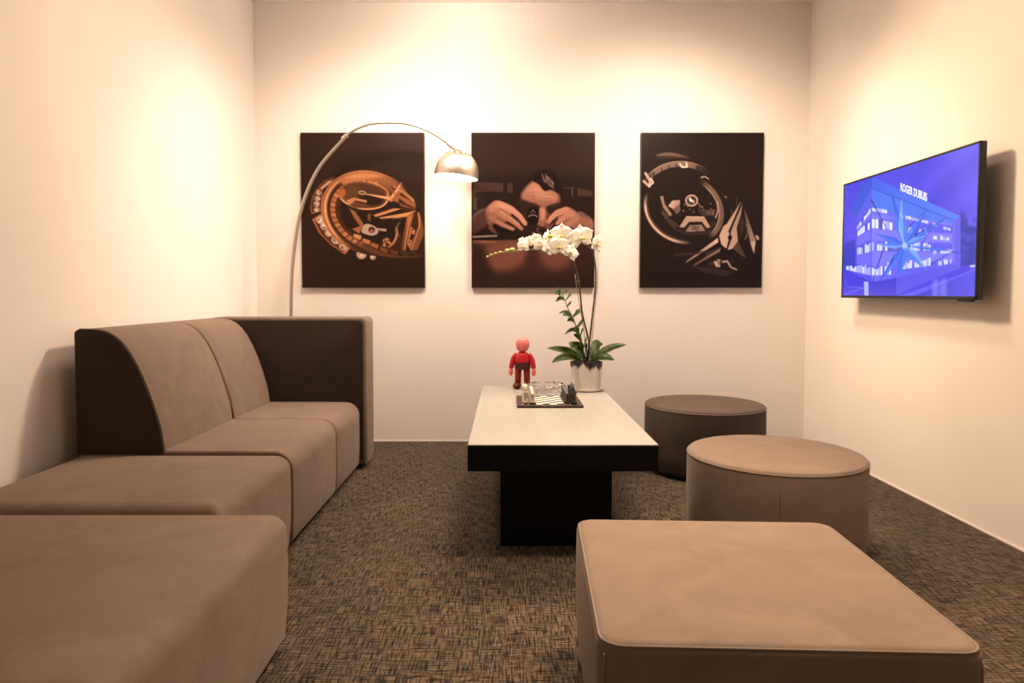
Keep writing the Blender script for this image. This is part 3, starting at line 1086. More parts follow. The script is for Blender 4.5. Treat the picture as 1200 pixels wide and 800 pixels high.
    P.poly([(330, 712), (420, 712), (560, 740), (520, 768), (380, 742)], (62, 47, 40), 6)
    P.poly([(588, 560), (610, 600), (640, 660), (600, 640), (560, 604)], (84, 64, 55), 2)
    P.poly([(620, 372), (636, 400), (694, 560), (684, 634), (664, 580)], (104, 82, 71), 2, 1, (180, 150, 132), ((630, 380), (684, 620)))
    P.poly([(664, 566), (692, 560), (684, 634)], (206, 176, 156), 1)
    P.poly([(606, 420), (622, 440), (618, 500), (600, 560), (596, 480)], (70, 54, 46), 3)
    P.ring(612, 500, 32, 56, 9, (112, 88, 76), 0, 300, 430, 2, fade=14)
    P.disc(702, 538, 9, 16, (190, 160, 142), -30, 1)
    P.line([(574, 305), (580, 352)], 7, (84, 64, 55), 2)
    P.line([(546, 375), (550, 400)], 6, (96, 74, 64), 2)
    # small clasp pieces
    P.poly([(444, 676), (470, 680), (462, 668), (486, 668), (484, 714), (458, 712)], (196, 166, 148), 1)
    P.line([(470, 676), (486, 684), (472, 692), (486, 700)], 4, (40, 28, 24))
    P.line([(500, 682), (526, 678), (548, 714), (582, 728)], 13, (186, 156, 138), 1, 1, 9)
    P.poly([(410, 690), (440, 680), (452, 706), (420, 704)], (74, 57, 49), 3)
    P.line([(548, 650), (564, 684)], 5, (74, 57, 49), 2)
    lum = P.I.mean(-1, keepdims=True)
    P.I = np.clip(lum + (P.I - lum) * 0.72, 0, 255) * np.where(lum > 60, 1.10, 1.0)
    P.blur(0.55)
    P.noise(0.06, 4)
    return P


for paint, x0, x1, lab in (
        (paint_gold, -1.358, -0.544, 'dark picture panel of a rose gold watch with diamonds, behind the arc lamp'),
        (paint_craft, -0.234, 0.580, 'dark picture panel of a watchmaker bent over his hands, behind the orchid'),
        (paint_steel, 0.882, 1.690, 'dark picture panel of a black and steel watch, beside the television corner')):
    z0, z1 = 1.034, 2.051
    t = thing('wall_picture', lab, 'picture', ((x0 + x1) / 2, YB, z0), 0, 'watch pictures on the back wall')
    w2 = (x1 - x0) / 2
    box('panel', -w2, w2, -0.030, 0.0, 0, z1 - z0, M['black_plastic'], t, 0.0015, 1)
    e = 0.004
    paint().build('print', (-w2 + e, -0.0306, z1 - z0 - e), (2 * w2 - 2 * e, 0, 0), (0, 0, -(z1 - z0) + 2 * e), M['ink'], t)

# ------------------------------------------------------------------ television
TX, TY0, TY1, TZ0, TZ1 = 1.900, 2.768, 3.884, 0.972, 1.611
tv = thing('television', 'wall-mounted flat television showing a blue-lit glass building', 'television', (XR, (TY0 + TY1) / 2, TZ0))


def tvbox(name, xa, xb, ya, yb, za, zb, m, parent=tv, bev=0.002):
    yo, zo = (TY0 + TY1) / 2, TZ0
    return box(name, xa - XR, xb - XR, ya - yo, yb - yo, za - zo, zb - zo, m, parent, bev, 1)


tvbox('housing', TX + 0.004, TX + 0.030, TY0, TY1, TZ0, TZ1, M['black_plastic'], bev=0.003)
tvbox('rear_housing', TX + 0.030, TX + 0.055, TY0 + 0.16, TY1 - 0.16, TZ0 + 0.04, TZ1 - 0.16, M['black_plastic'], bev=0.006)
bz = 0.009
tvbox('bezel', TX, TX + 0.006, TY0, TY1, TZ1 - bz, TZ1, M['black_plastic'], bev=0.001)
tvbox('bezel', TX, TX + 0.006, TY0, TY1, TZ0, TZ0 + 0.014, M['black_plastic'], bev=0.001)
tvbox('bezel', TX, TX + 0.006, TY0, TY0 + bz, TZ0, TZ1, M['black_plastic'], bev=0.001)
tvbox('bezel', TX, TX + 0.006, TY1 - bz, TY1, TZ0, TZ1, M['black_plastic'], bev=0.001)
tvbox('sensor_box', TX + 0.004, TX + 0.022, TY0 + 0.035, TY0 + 0.125, TZ0 - 0.010, TZ0 + 0.001, M['black_plastic'], bev=0.002)
tvbox('wall_mount', TX + 0.055, XR, 3.20, 3.46, 1.15, 1.45, M['black_plastic'], bev=0.002)

# the picture is drawn as the oblique view shows it and straightened onto the flat screen
_th = R(2.5)


def flat(zx, zy):
    """oblique drawing units -> (across, down) on the straight-on screen, metres"""
    a = (985 + zx / 4.94 - 594) / 800
    b = (343 + 800 * math.tan(_th) - (190 + zy / 4.94)) / 800
    t = TX / a
    return (TY1 - (math.cos(_th) + b * math.sin(_th)) * t, TZ1 - 1.0 - (-math.sin(_th) + b * math.cos(_th)) * t)


def FP(*pts):
    return [flat(x, y) for x, y in pts]


def paint_tv():
    W, H = TY1 - TY0, TZ1 - TZ0
    P = Print(440, 252, bz, W - bz, bz, H - 0.014, (84, 76, 226))
    P.I[:] = P.grad((78, 70, 214), (104, 96, 240), (0, 0), (0.3, H))
    rng = np.random.default_rng(2)
    for k in range(46):        # thin cloud
        x, y = flat(430 + rng.random() * 340, 20 + rng.random() * 330)
        P.disc(x, y, 0.05 + rng.random() * 0.09, 0.015 + rng.random() * 0.03, [(96, 90, 232), (62, 56, 196)][k % 2], -18, 0.035, 0.25)
    s = 0.004
    P.blob(FP((18, 480), (50, 462), (80, 455), (100, 600), (18, 620)), (58, 66, 190), 0.012)
    P.blob(FP((690, 320), (712, 300), (740, 370), (775, 400), (782, 600), (690, 610)), (50, 56, 172), 0.012)
    for k in range(30):
        x, y = flat(690 + rng.random() * 85, 330 + rng.random() * 260)
        P.disc(x, y, 0.02, 0.014, [(40, 50, 156), (66, 74, 196)][k % 2], 0, 0.006, 0.6)
    # ground
    P.poly(FP((10, 615), (180, 690), (330, 700), (690, 600), (790, 590), (790, 800), (10, 800)), (72, 64, 216), s)
    P.poly(FP((350, 790), (780, 620), (790, 800), (340, 800)), (58, 56, 194), s, 1, (82, 78, 224), (flat(400, 790), flat(780, 660)))
    P.poly(FP((330, 775), (690, 650), (780, 605), (780, 625), (380, 790)), (96, 92, 238), s)
    for x in (545, 590):
        P.blob(FP((x - 14, 690), (x + 14, 680), (x + 18, 770), (x - 16, 780)), (150, 150, 246), 0.012, 0.5)
    # facades
    P.poly(FP((176, 148), (90, 300), (80, 610), (176, 690)), (84, 82, 224), 0.001)
    P.poly(FP((176, 148), (690, 318), (690, 590), (330, 665), (176, 690)), (112, 110, 240), 0.001, 1, (92, 88, 230), (flat(180, 400), flat(680, 400)))
    P.poly(FP((180, 152), (650, 315), (645, 370), (180, 262)), (84, 120, 236), 0.002)
    P.poly(FP((172, 160), (100, 300), (96, 350), (172, 262)), (92, 96, 226), 0.002)
    # floor bands
    for y0, y1, ya, yb in ((385, 452, 418, 470), (520, 600, 520, 572), (300, 318, 360, 372)):
        P.poly(FP((178, y0), (690, ya), (690, yb), (178, y1)), (128, 124, 246), 0.002, 0.9)
    for y0, y1, ya, yb in ((290, 325, 385, 405), (385, 450, 440, 485), (520, 600, 530, 590)):
        P.poly(FP((172, y0), (92, ya), (92, yb), (172, y1)), (112, 108, 240), 0.002)
    # lit windows
    WH = (226, 226, 255)

    def win(zx0, zx1, yt0, yt1, yb0, yb1, n, p, drop=0.3):
        for k in range(n):
            if rng.random() > p:
                continue
            f0, f1 = k / n, (k + 0.86) / n
            d = rng.random() * drop
            xa, xb = zx0 + (zx1 - zx0) * f0, zx0 + (zx1 - zx0) * f1
            ta, tb_ = yt0 + (yt1 - yt0) * f0, yt0 + (yt1 - yt0) * f1
            ba, bb = yb0 + (yb1 - yb0) * f0, yb0 + (yb1 - yb0) * f1
            ta, tb_ = ta + (ba - ta) * d, tb_ + (bb - tb_) * d
            c = WH if rng.random() < 0.75 else (176, 180, 252)
            P.poly(FP((xa, ta), (xb, tb_), (xb, bb), (xa, ba)), c, 0.0008)
    P.poly(FP((178, 322), (300, 345), (300, 395), (178, 380)), (92, 84, 186), 0.001)
    win(180, 268, 262, 275, 282, 298, 5, 1, 0.1)
    win(330, 505, 295, 340, 316, 356, 9, 0.95, 0.2)
    win(178, 300, 322, 348, 380, 394, 6, 0.7, 0.1)
    win(330, 500, 360, 380, 402, 416, 10, 0.7, 0.35)
    P.poly(FP((260, 455), (355, 462), (355, 512), (260, 512)), (96, 88, 190), 0.001)
    win(178, 270, 452, 458, 512, 512, 6, 0.75, 0.4)
    win(370, 520, 455, 462, 516, 512, 10, 0.65, 0.4)
    win(178, 290, 590, 575, 655, 650, 9, 0.9, 0.5)
    win(330, 520, 575, 550, 622, 598, 14, 0.8, 0.5)
    win(532, 556, 352, 358, 370, 374, 1, 1, 0)
    win(592, 634, 370, 380, 388, 396, 3, 1, 0.2)
    win(532, 558, 425, 428, 446, 448, 1, 1, 0)
    win(574, 625, 422, 430, 450, 454, 4, 0.9, 0.5)
    win(532, 555, 508, 508, 534, 532, 1, 1, 0)
    win(575, 640, 505, 505, 528, 524, 5, 0.8, 0.4)
    win(645, 656, 380, 382, 404, 406, 1, 1, 0)
    win(645, 656, 470, 470, 516, 514, 1, 1, 0)
    win(560, 640, 560, 545, 600, 585, 7, 0.7, 0.5)
    win(92, 172, 372, 262, 392, 290, 6, 0.9, 0.2)
    win(96, 168, 395, 335, 430, 385, 5, 0.6, 0.2)
    win(92, 172, 490, 452, 535, 518, 7, 0.8, 0.4)
    win(30, 172, 598, 590, 622, 655, 12, 0.9, 0.5)
    # mullions
    for x in (240, 340, 420, 532, 600):
        P.line(FP((x, 150 + (x - 178) * 0.33), (x, 650 - (x - 178) * 0.12)), 0.0025, (150, 150, 250), 0, 0.6)
    # corner return and roof
    P.poly(FP((640, 318), (690, 322), (690, 590), (650, 600)), (96, 92, 228), 0.002)
    P.line(FP((652, 330), (652, 590)), 0.004, (150, 150, 250), 0, 0.7)
    P.poly(FP((182, 88), (690, 312), (650, 334), (176, 150)), (74, 104, 226), 0.001, 1, (88, 128, 240), (flat(200, 120), flat(640, 310)))
    P.poly(FP((182, 88), (120, 128), (52, 300), (92, 304), (176, 150)), (64, 90, 208), 0.001)
    P.line(FP((176, 150), (650, 334)), 0.003, (52, 66, 180))
    # star over the glass
    cx, cy = 365, 482
    LB, MB_, DB = (120, 176, 255), (76, 122, 240), (40, 48, 140)
    for (x, y), w, c in (((298, 198), 26, MB_), ((352, 216), 30, LB), ((496, 272), 24, MB_), ((612, 322), 14, MB_), ((500, 420), 18, LB), ((690, 520), 10, MB_), ((498, 625), 30, LB), ((335, 660), 36, MB_), ((232, 690), 22, MB_), ((215, 480), 22, LB), ((196, 412), 24, MB_)):
        dx, dy = x - cx, y - cy
        l = math.hypot(dx, dy)
        nx_, ny_ = -dy / l, dx / l
        mx, my = cx + dx * 0.35, cy + dy * 0.35
        P.poly(FP((cx, cy), (mx + nx_ * w, my + ny_ * w), (x, y), (mx - nx_ * w, my - ny_ * w)), c, 0.001, 0.78)
        P.poly(FP((cx, cy), (mx + nx_ * w, my + ny_ * w), (x, y)), (54, 84, 214), 0.001, 0.5)
    for a, b, w in (((176, 220), (268, 392), 0.010), ((240, 515), (178, 700), 0.010), ((300, 560), (222, 688), 0.008), ((382, 385), (496, 272), 0.005), ((425, 425), (612, 322), 0.005), ((430, 425), (452, 375), 0.008), ((470, 470), (510, 400), 0.006), ((520, 590), (640, 520), 0.006), ((640, 520), (690, 522), 0.004), ((298, 198), (318, 300), 0.006)):
        P.line(FP(a, b), w, DB, 0.001, 0.9, w * 0.3)
    P.line(FP((365, 482), (335, 350), (352, 216)), 0.004, (170, 208, 255), 0.001, 0.8)
    P.disc(*flat(cx, cy), 0.02, 0.015, (190, 216, 255), 0, 0.008, 0.8)
    # kerb wall, post and rail
    P.poly(FP((316, 668), (690, 592), (690, 612), (330, 762), (316, 760)), (92, 88, 224), 0.002)
    P.poly(FP((180, 695), (330, 668), (330, 765), (165, 772)), (74, 68, 206), 0.002)
    P.line(FP((322, 672), (326, 764)), 0.006, (140, 140, 250), 0.002, 0.7)
    P.poly(FP((132, 690), (158, 692), (158, 775), (135, 775)), (176, 178, 255), 0.001)
    P.line(FP((22, 680), (40, 720), (132, 728), (20, 765)), 0.004, (132, 132, 244), 0.001, 0.8)
    P.line(FP((30, 140), (32, 200)), 0.006, (130, 126, 244), 0.004, 0.7)
    P.line(FP((748, 602), (775, 600)), 0.008, (206, 210, 255), 0.002)
    P.blur(0.5)
    return P


yo, zo = (TY0 + TY1) / 2, TZ0
PTV = paint_tv()
PTV.build('screen', (TX + 0.003 - XR, TY1 - bz - yo, TZ1 - bz - zo), (0, -(TY1 - TY0 - 2 * bz), 0), (0, 0, -(TZ1 - TZ0 - bz - 0.014)), M['screen'], tv)

# glowing roof lettering in the picture
let = mat('screen_lettering', (0, 0, 0), 0.5)
nodes(let)[3].inputs['Emission Color'].default_value = (0.86, 0.88, 1.0, 1)
nodes(let)[3].inputs['Emission Strength'].default_value = 1.1
cu = bpy.data.curves.new('lettering', 'FONT')
cu.body = 'ROGER DUBUIS'
cu.offset = 0.03
cu.resolution_u = 3
tmp = bpy.data.objects.new('lettering_source', cu)
C.objects.link(tmp)
me = bpy.data.meshes.new_from_object(tmp.evaluated_get(bpy.context.evaluated_depsgraph_get()))
bpy.data.objects.remove(tmp)
xs = [v.co.x for v in me.vertices]
ys = [v.co.y for v in me.vertices]
q00, q10, q01, q11 = flat(345, 166), flat(498, 228), flat(345, 118), flat(498, 178)
for v in me.vertices:
    u = (v.co.x - min(xs)) / (max(xs) - min(xs))
    w = (v.co.y - min(ys)) / (max(ys) - min(ys))
    a = [(q00[i] * (1 - u) + q10[i] * u) * (1 - w) + (q01[i] * (1 - u) + q11[i] * u) * w for i in (0, 1)]
    v.co = (TX + 0.0022 - XR, TY1 - a[0] - yo, TZ1 - a[1] - zo)
me.materials.clear()
me.materials.append(let)
mesh_obj('lettering', me, tv)

# ------------------------------------------------------------------ arc floor lamp
lp = thing('arc_floor_lamp', 'brushed steel arc floor lamp curving from behind the sofa armrest', 'lamp', (-1.362, 4.30, 0))


def lam(px):   # absolute x,z -> local
    return [(x + 1.362, 0, z) for x, z in px]


bm = bmesh.new()
bm_lathe(bm, [(0.14, 0.0), (0.15, 0.004), (0.15, 0.05), (0.142, 0.058), (0.02, 0.06)], 40)
bm_obj('base', bm, M['marble'], lp, 40)
low = spline(lam([(-1.362, 0.05), (-1.362, 0.5), (-1.361, 0.855), (-1.347, 1.177), (-1.294, 1.496), (-1.184, 1.761), (-1.005, 1.972)]), 8)
bm = bmesh.new()
bm_tube(bm, low, 0.0115, 12)
bm_obj('pole', bm, M['steel_rough'], lp)
hi = spline(lam([(-1.03, 1.952), (-0.965, 2.003), (-0.87, 2.045), (-0.765, 2.058), (-0.63, 2.053), (-0.50, 2.012), (-0.40, 1.953), (-0.322, 1.893)]), 6)
bm = bmesh.new()
bm_tube(bm, hi, 0.0075, 10)
bm_obj('arm', bm, M['steel_rough'], lp)
bm = bmesh.new()
bm_tube(bm, lam([(-1.025, 1.956), (-1.008, 1.970), (-0.992, 1.983)]), 0.0145, 12)
bm_obj('joint_collar', bm, M['steel'], lp, 40)
bm = bmesh.new()
bm_tube(bm, lam([(-0.372, 1.933), (-0.345, 1.911), (-0.316, 1.888)]), [0.011, 0.013, 0.012], 12)
bm_obj('socket', bm, M['steel'], lp, 40)

# shade: dome open below, tipped a little
SC = Vector((-0.317 + 1.362, 0, 1.719))
tilt = Matrix.Translation(SC) @ Matrix.Rotation(R(6.0), 4, 'Y')
rd, hd = 0.137, 0.158
outer = [(rd, 0.0), (rd * 1.005, 0.012)] + [(rd * math.cos(R(a)) ** 0.72, 0.012 + (hd - 0.012) * math.sin(R(a))) for a in range(8, 84, 6)]
bm = bmesh.new()
bm_lathe(bm, outer + [(0.020, hd)], 56, cap0=False, cap1=True)
sh = bm_obj('lamp_shade', bm, M['steel'], lp, 60)
sh.data.transform(tilt)
bm = bmesh.new()
bm_lathe(bm, [(rd - 0.0003, 0.0)] + [(r - 0.003, max(z - 0.003, 0.0008)) for r, z in outer[1:]] + [(0.015, hd - 0.004)], 56, cap0=False, cap1=True)
o = bm_obj('shade_lining', bm, M['shade_in'], sh, 60)
o.data.transform(tilt)
# ring of vent holes near the crown: small dark beads
for k in range(14):
    a = 2 * math.pi * k / 14
    bm = bmesh.new()
    r_, z_ = outer[-4][0], outer[-4][1]
    bmesh.ops.create_icosphere(bm, subdivisions=1, radius=0.0058, matrix=Matrix.Translation((r_ * math.cos(a), r_ * math.sin(a), z_)))
    o = bm_obj('vent_hole', bm, M['black_plastic'], sh)
    o.data.transform(tilt)
bm = bmesh.new()
bm_lathe(bm, [(0.022, hd - 0.002), (0.022, hd + 0.008), (0.012, hd + 0.016), (0.004, hd + 0.018)], 20)
o = bm_obj('shade_cap', bm, M['steel'], lp, 40)
o.data.transform(tilt)
bm = bmesh.new()
bmesh.ops.create_uvsphere(bm, u_segments=20, v_segments=12, radius=0.042, matrix=Matrix.Translation((0, 0, 0.050)))
o = bm_obj('bulb', bm, M['bulb'], lp)
o.data.transform(tilt)
ld = bpy.data.lights.new('lamp_glow', 'SPOT')
ld.energy = 3
ld.color = (1.0, 0.82, 0.60)
ld.spot_size = R(150)
ld.spot_blend = 0.6
ld.shadow_soft_size = 0.04
lo = bpy.data.objects.new('lamp_glow', ld)
link(lo, lp)
lo.location = tilt @ Vector((0, 0, 0.004))

# ------------------------------------------------------------------ potted orchid
ceramic = mat('cream_ceramic', (0.74, 0.69, 0.62), 0.5)
nt, N, L, p = nodes(ceramic)       # black glaze running down from the rim
tc = N.new('ShaderNodeTexCoord')
sp = N.new('ShaderNodeSeparateXYZ')
L.new(tc.outputs['Object'], sp.inputs[0])
mp = N.new('ShaderNodeMapping')
mp.inputs['Scale'].default_value = (22, 22, 2.5)
nz = N.new('ShaderNodeTexNoise')
nz.inputs['Scale'].default_value = 1.0
nz.inputs['Detail'].default_value = 4
L.new(tc.outputs['Object'], mp.inputs['Vector'])
L.new(mp.outputs['Vector'], nz.inputs['Vector'])
ma = N.new('ShaderNodeMath')
ma.operation = 'MULTIPLY_ADD'
L.new(nz.outputs['Fac'], ma.inputs[0])
ma.inputs[1].default_value = 0.115
L.new(sp.outputs['Z'], ma.inputs[2])
rp = N.new('ShaderNodeValToRGB')
rp.color_ramp.elements[0].position = 0.185
rp.color_ramp.elements[0].color = (0.80, 0.75, 0.68, 1)
rp.color_ramp.elements[1].position = 0.206
rp.color_ramp.elements[1].color = (0.012, 0.010, 0.010, 1)
e = rp.color_ramp.elements.new(0.196)
e.color = (0.30, 0.25, 0.20, 1)
L.new(ma.outputs[0], rp.inputs['Fac'])
L.new(rp.outputs['Color'], p.inputs['Base Color'])
M['ceramic'] = ceramic
M['saucer'] = mat('cream_saucer', (0.76, 0.70, 0.62), 0.35)
M['soil'] = add_noise_color(mat('dark_moss', (0.02, 0.02, 0.015), 0.95), (0.006, 0.005, 0.004), (0.04, 0.035, 0.02), 60, bump=0.8)
leafm = mat('orchid_leaf', (0.05, 0.11, 0.03), 0.35)
add_noise_color(leafm, (0.040, 0.075, 0.018), (0.13, 0.18, 0.045), 9, detail=3)
M['leaf'] = leafm
sprig = mat('sprig_leaf', (0.05, 0.12, 0.03), 0.4)
add_noise_color(sprig, (0.035, 0.085, 0.018), (0.12, 0.20, 0.045), 14, detail=3)
M['sprig'] = sprig
M['stem'] = add_noise_color(mat('orchid_stem', (0.06, 0.05, 0.02), 0.5), (0.030, 0.022, 0.012), (0.10, 0.10, 0.03), 30, detail=3)
M['stem_young'] = mat('young_stem', (0.22, 0.20, 0.06), 0.5)
petalm = mat('white_petal', (0.95, 0.94, 0.90), 0.5)
nt, N, L, p = nodes(petalm)
tl = N.new('ShaderNodeBsdfTranslucent')
tl.inputs['Color'].default_value = (0.97, 0.96, 0.90, 1)
mxs = N.new('ShaderNodeMixShader')
mxs.inputs['Fac'].default_value = 0.5
L.new(p.outputs[0], mxs.inputs[1])
L.new(tl.outputs[0], mxs.inputs[2])
L.new(mxs.outputs[0], N['Material Output'].inputs['Surface'])
M['petal'] = petalm
M['lip'] = add_noise_color(mat('yellow_lip', (0.75, 0.5, 0.1), 0.5), (0.80, 0.62, 0.22), (0.66, 0.36, 0.05), 120)
M['bud'] = add_noise_color(mat('green_bud', (0.5, 0.5, 0.15), 0.45), (0.30, 0.34, 0.07), (0.62, 0.56, 0.20), 40)
M['stake'] = mat('grey_stake', (0.30, 0.27, 0.24), 0.4)

U = 1 / 206.5     # drawing units of the plant -> metres (measured up from the pot base)
orc = thing('potted_orchid', 'white orchid with two arching stems in a cream pot with black rim', 'plant', (0.449, 3.846, 0.4502))


def L3(x, y, d=0.0):
    return Vector(((x - 687) * U, d, (457 - y) * U))


bm = bmesh.new()
bm_lathe(bm, [(0.080, 0.0), (0.094, 0.003), (0.099, 0.012), (0.097, 0.016), (0.088, 0.012), (0.02, 0.010)], 48)
bm_obj('saucer', bm, M['saucer'], orc, 40)
bm = bmesh.new()     # lightly faceted pot wall
rings = []
for r, z in ((0.076, 0.010), (0.082, 0.014), (0.0855, 0.05), (0.0885, 0.11), (0.0905, 0.158), (0.0895, 0.163), (0.084, 0.161), (0.083, 0.150), (0.080, 0.135)):
    ring = []
    for k in range(60):
        a = 2 * math.pi * k / 60
        fz = 1 + 0.018 * math.cos(10 * a) * (1 if z < 0.13 else 0.4)
        ring.append((r * fz * math.cos(a), r * fz * math.sin(a), z))
    rings.append(ring)
bm_rings(bm, rings, True, False)
bm_obj('pot', bm, M['ceramic'], orc, 50)
bm = bmesh.new()
rings = []
for k, r in enumerate((0.082, 0.065, 0.045, 0.02, 0.004)):
    rings.append([(r * math.cos(2 * math.pi * j / 24), r * math.sin(2 * math.pi * j / 24), 0.150 + 0.004 * k + random.uniform(-0.004, 0.006)) for j in range(24)])
bm_rings(bm, rings, True, True)
bm_obj('moss', bm, M['soil'], orc)


def ribbon_leaf(name, pts, width, m, parent, fold=0.25, thick=0.0015, tip=0.25, n=5, side=None):
    """leaf along a spline, widest in the middle, folded along the midrib"""
    c = spline(pts, n)
    k = len(c)
    bm = bmesh.new()
    rows = []
    for i, p_ in enumerate(c):
        f = i / (k - 1)
        w = width * (math.sin(math.pi * min(f * 0.86 + 0.10, 1.0)) ** 0.7) * (1 if f < 1 - tip else max(0.04, math.sqrt(max(0, 1 - ((f - 1 + tip) / tip) ** 2))))
        t = (c[min(i + 1, k - 1)] - c[max(i - 1, 0)]).normalized()
        sd = side or t.cross(Vector((0, 0, 1)))
        sd = (sd - t * sd.dot(t))
        if sd.length < 1e-4:
            sd = Vector((0, 1, 0))
        sd.normalize()
        nr = sd.cross(t).normalized()
        rows.append([p_ + sd * (s * w / 2) + nr * (abs(s) * w * fold) for s in (-1, -0.5, 0, 0.5, 1)])
    V = [[bm.verts.new(v) for v in r] for r in rows]
    for a, b in zip(V, V[1:]):
        for j in range(4):
            bm.faces.new((a[j], a[j + 1], b[j + 1], b[j]))
    bmesh.ops.solidify(bm, geom=bm.faces[:], thickness=thick)
    return bm_obj(name, bm, m, parent)


for pts, w in (
        ([(681, 421, 0), (670, 413, -0.03), (655, 409, -0.05), (640, 407, -0.06)], 0.040),
        ([(681, 423, -0.01), (668, 417, -0.06), (656, 418, -0.09), (645, 423, -0.10)], 0.042),
        ([(692, 421, 0), (703, 412, -0.02), (717, 405, -0.02), (733, 403, -0.03)], 0.042),
        ([(691, 423, -0.02), (700, 416, -0.06), (709, 416, -0.09), (717, 420, -0.10)], 0.040),
        ([(690, 421, 0.02), (698, 409, 0.05), (704, 403, 0.09), (710, 405, 0.12)], 0.05),
        ([(686, 423, -0.02), (680, 412, -0.05), (676, 407, -0.08), (673, 410, -0.11)], 0.045),
        ([(687, 422, -0.02), (685, 410, -0.05), (684, 404, -0.07), (686, 400, -0.08)], 0.040),
        ([(684, 422, 0.02), (676, 408, 0.05), (668, 402, 0.08)], 0.045)):
    ribbon_leaf('leaf', [L3(*q) for q in pts], w * 1.15, M['leaf'], orc, 0.2, side=Vector((0, 0.62, 0.78)))

stemA = [L3(*q) for q in ((686, 426, 0), (690, 405, 0.0), (688, 392, 0), (682, 368, -0.005), (679, 342, -0.01), (675, 319, -0.02), (669, 304, -0.03), (662, 298, -0.035), (652, 294.5, -0.035), (640, 293.5, -0.035), (625, 294, -0.035), (607, 295, -0.035), (595, 296.5, -0.035), (584, 298, -0.035), (572, 302, -0.035))]
stemB = [L3(*q) for q in ((689, 426, 0.01), (691, 400, 0.01), (694, 372, 0.015), (697, 345, 0.02), (698, 320, 0.025), (695, 297, 0.03), (686, 287, 0.03), (675, 281, 0.03), (660, 279, 0.03), (647, 280.5, 0.03), (634, 284, 0.03), (620, 287.5, 0.03), (611, 290, 0.03))]
for st, r0, r1 in ((stemA, 0.0058, 0.0022), (stemB, 0.0056, 0.0024)):
    c = spline(st, 6)
    bm = bmesh.new()
    bm_tube(bm, c, [r0 + (r1 - r0) * i / (len(c) - 1) for i in range(len(c))], 8)
    bm_obj('flower_stem', bm, M['stem'], orc)
for pts in (((686, 425, -0.012), (684, 390, -0.014), (677, 350, -0.018), (673, 322, -0.022)), ((692, 425, 0.0), (695, 380, 0.004), (700, 330, 0.015), (699, 312, 0.018))):
    bm = bmesh.new()
    bm_tube(bm, spline([L3(*q) for q in pts], 4), 0.0022, 6)
    bm_obj('stake', bm, M['stake'], orc)
for st, a_, b_ in ((stemA, 11, 15), (stemB, 10, 13)):
    bm = bmesh.new()
    bm_tube(bm, spline(st[a_:b_], 4), 0.0034, 8)
    bm_obj('stem_tip', bm, M['stem_young'], orc)
# nodes on the stems
for x, y, d in ((682.5, 370, -0.005), (677, 330, -0.014), (694.5, 368, 0.015), (698, 330, 0.023), (691, 398, 0.01)):
    bm = bmesh.new()
    c0 = L3(x, y, d)
    bmesh.ops.create_icosphere(bm, subdivisions=2, radius=0.0072, matrix=Matrix.Translation(c0))
    bm_obj('stem_node', bm, M['stem_young'], orc)


def petal_mesh(name, length, width, cup, m, pts=7):
    bm = bmesh.new()
    V = []
    for i in range(pts):
        f = i / (pts - 1)
        w = width * (math.sin(math.pi * (0.12 + 0.88 * f) ** 1.15) ** 0.62 if f < 1 else 0.12)
        row = []
        for s in (-1, -0.5, 0, 0.5, 1):
            row.append(bm.verts.new((s * w / 2, -cup * (f * f) + 0.06 * length * abs(s) ** 2, f * length - 0.10 * length * abs(s) ** 2 * f)))
        V.append(row)
    for a, b in zip(V, V[1:]):
        for j in range(4):
            bm.faces.new((a[j], a[j + 1], b[j + 1], b[j]))
    bmesh.ops.recalc_face_normals(bm, faces=bm.faces)
    bmesh.ops.solidify(bm, geom=bm.faces[:], thickness=0.0012)
    me_ = bpy.data.meshes.new(name)
    bm.to_mesh(me_)
    bm.free()
    me_.polygons.foreach_set('use_smooth', [True] * len(me_.polygons))
    me_.materials.append(m)
    return me_


ME_sepal = petal_mesh('sepal', 1.0, 0.72, 0.10, M['petal'])
ME_petal = petal_mesh('petal', 1.02, 1.12, 0.06, M['petal'])
bm = bmesh.new()
bm_lathe(bm, [(0.02, -0.35), (0.16, -0.22), (0.20, -0.02), (0.14, 0.12), (0.02, 0.18)], 10)
bm.transform(Matrix.Rotation(R(60), 4, 'X'))
bmesh.ops.create_icosphere(bm, subdivisions=1, radius=0.12, matrix=Matrix.Translation((0.16, -0.10, -0.05)))
bmesh.ops.create_icosphere(bm, subdivisions=1, radius=0.12, matrix=Matrix.Translation((-0.16, -0.10, -0.05)))
ME_lip = bpy.data.meshes.new('lip')
bm.to_mesh(ME_lip)
bm.free()
ME_lip.materials.append(M['lip'])


def flower(x, y, d, rad, yaw, pitch, roll=0):
    """one blossom: an Empty under the plant with five petals and a lip"""
    f = bpy.data.objects.new('flower', None)
    f.empty_display_size = 0.02
    link(f, orc)
    f.location = L3(x, y, d)
    f.rotation_euler = (R(pitch), R(roll), R(yaw))
    s = rad * U
    f.scale = (s, s, s)
    for me_, a, off in ((ME_sepal, 0, 0.05), (ME_sepal, 128, 0.05), (ME_sepal, -128, 0.05), (ME_petal, 68, -0.03), (ME_petal, -68, -0.03)):
        o_ = bpy.data.objects.new(me_.name, me_)
        link(o_, f)
        o_.location = (0, off, 0)
        o_.rotation_euler = (R(random.uniform(-8, 8)), R(a + random.uniform(-6, 6)), 0)
    o_ = bpy.data.objects.new('lip', ME_lip)
    link(o_, f)
    o_.location = (0, -0.10, -0.08)
    o_.scale = (0.8, 0.8, 0.8)


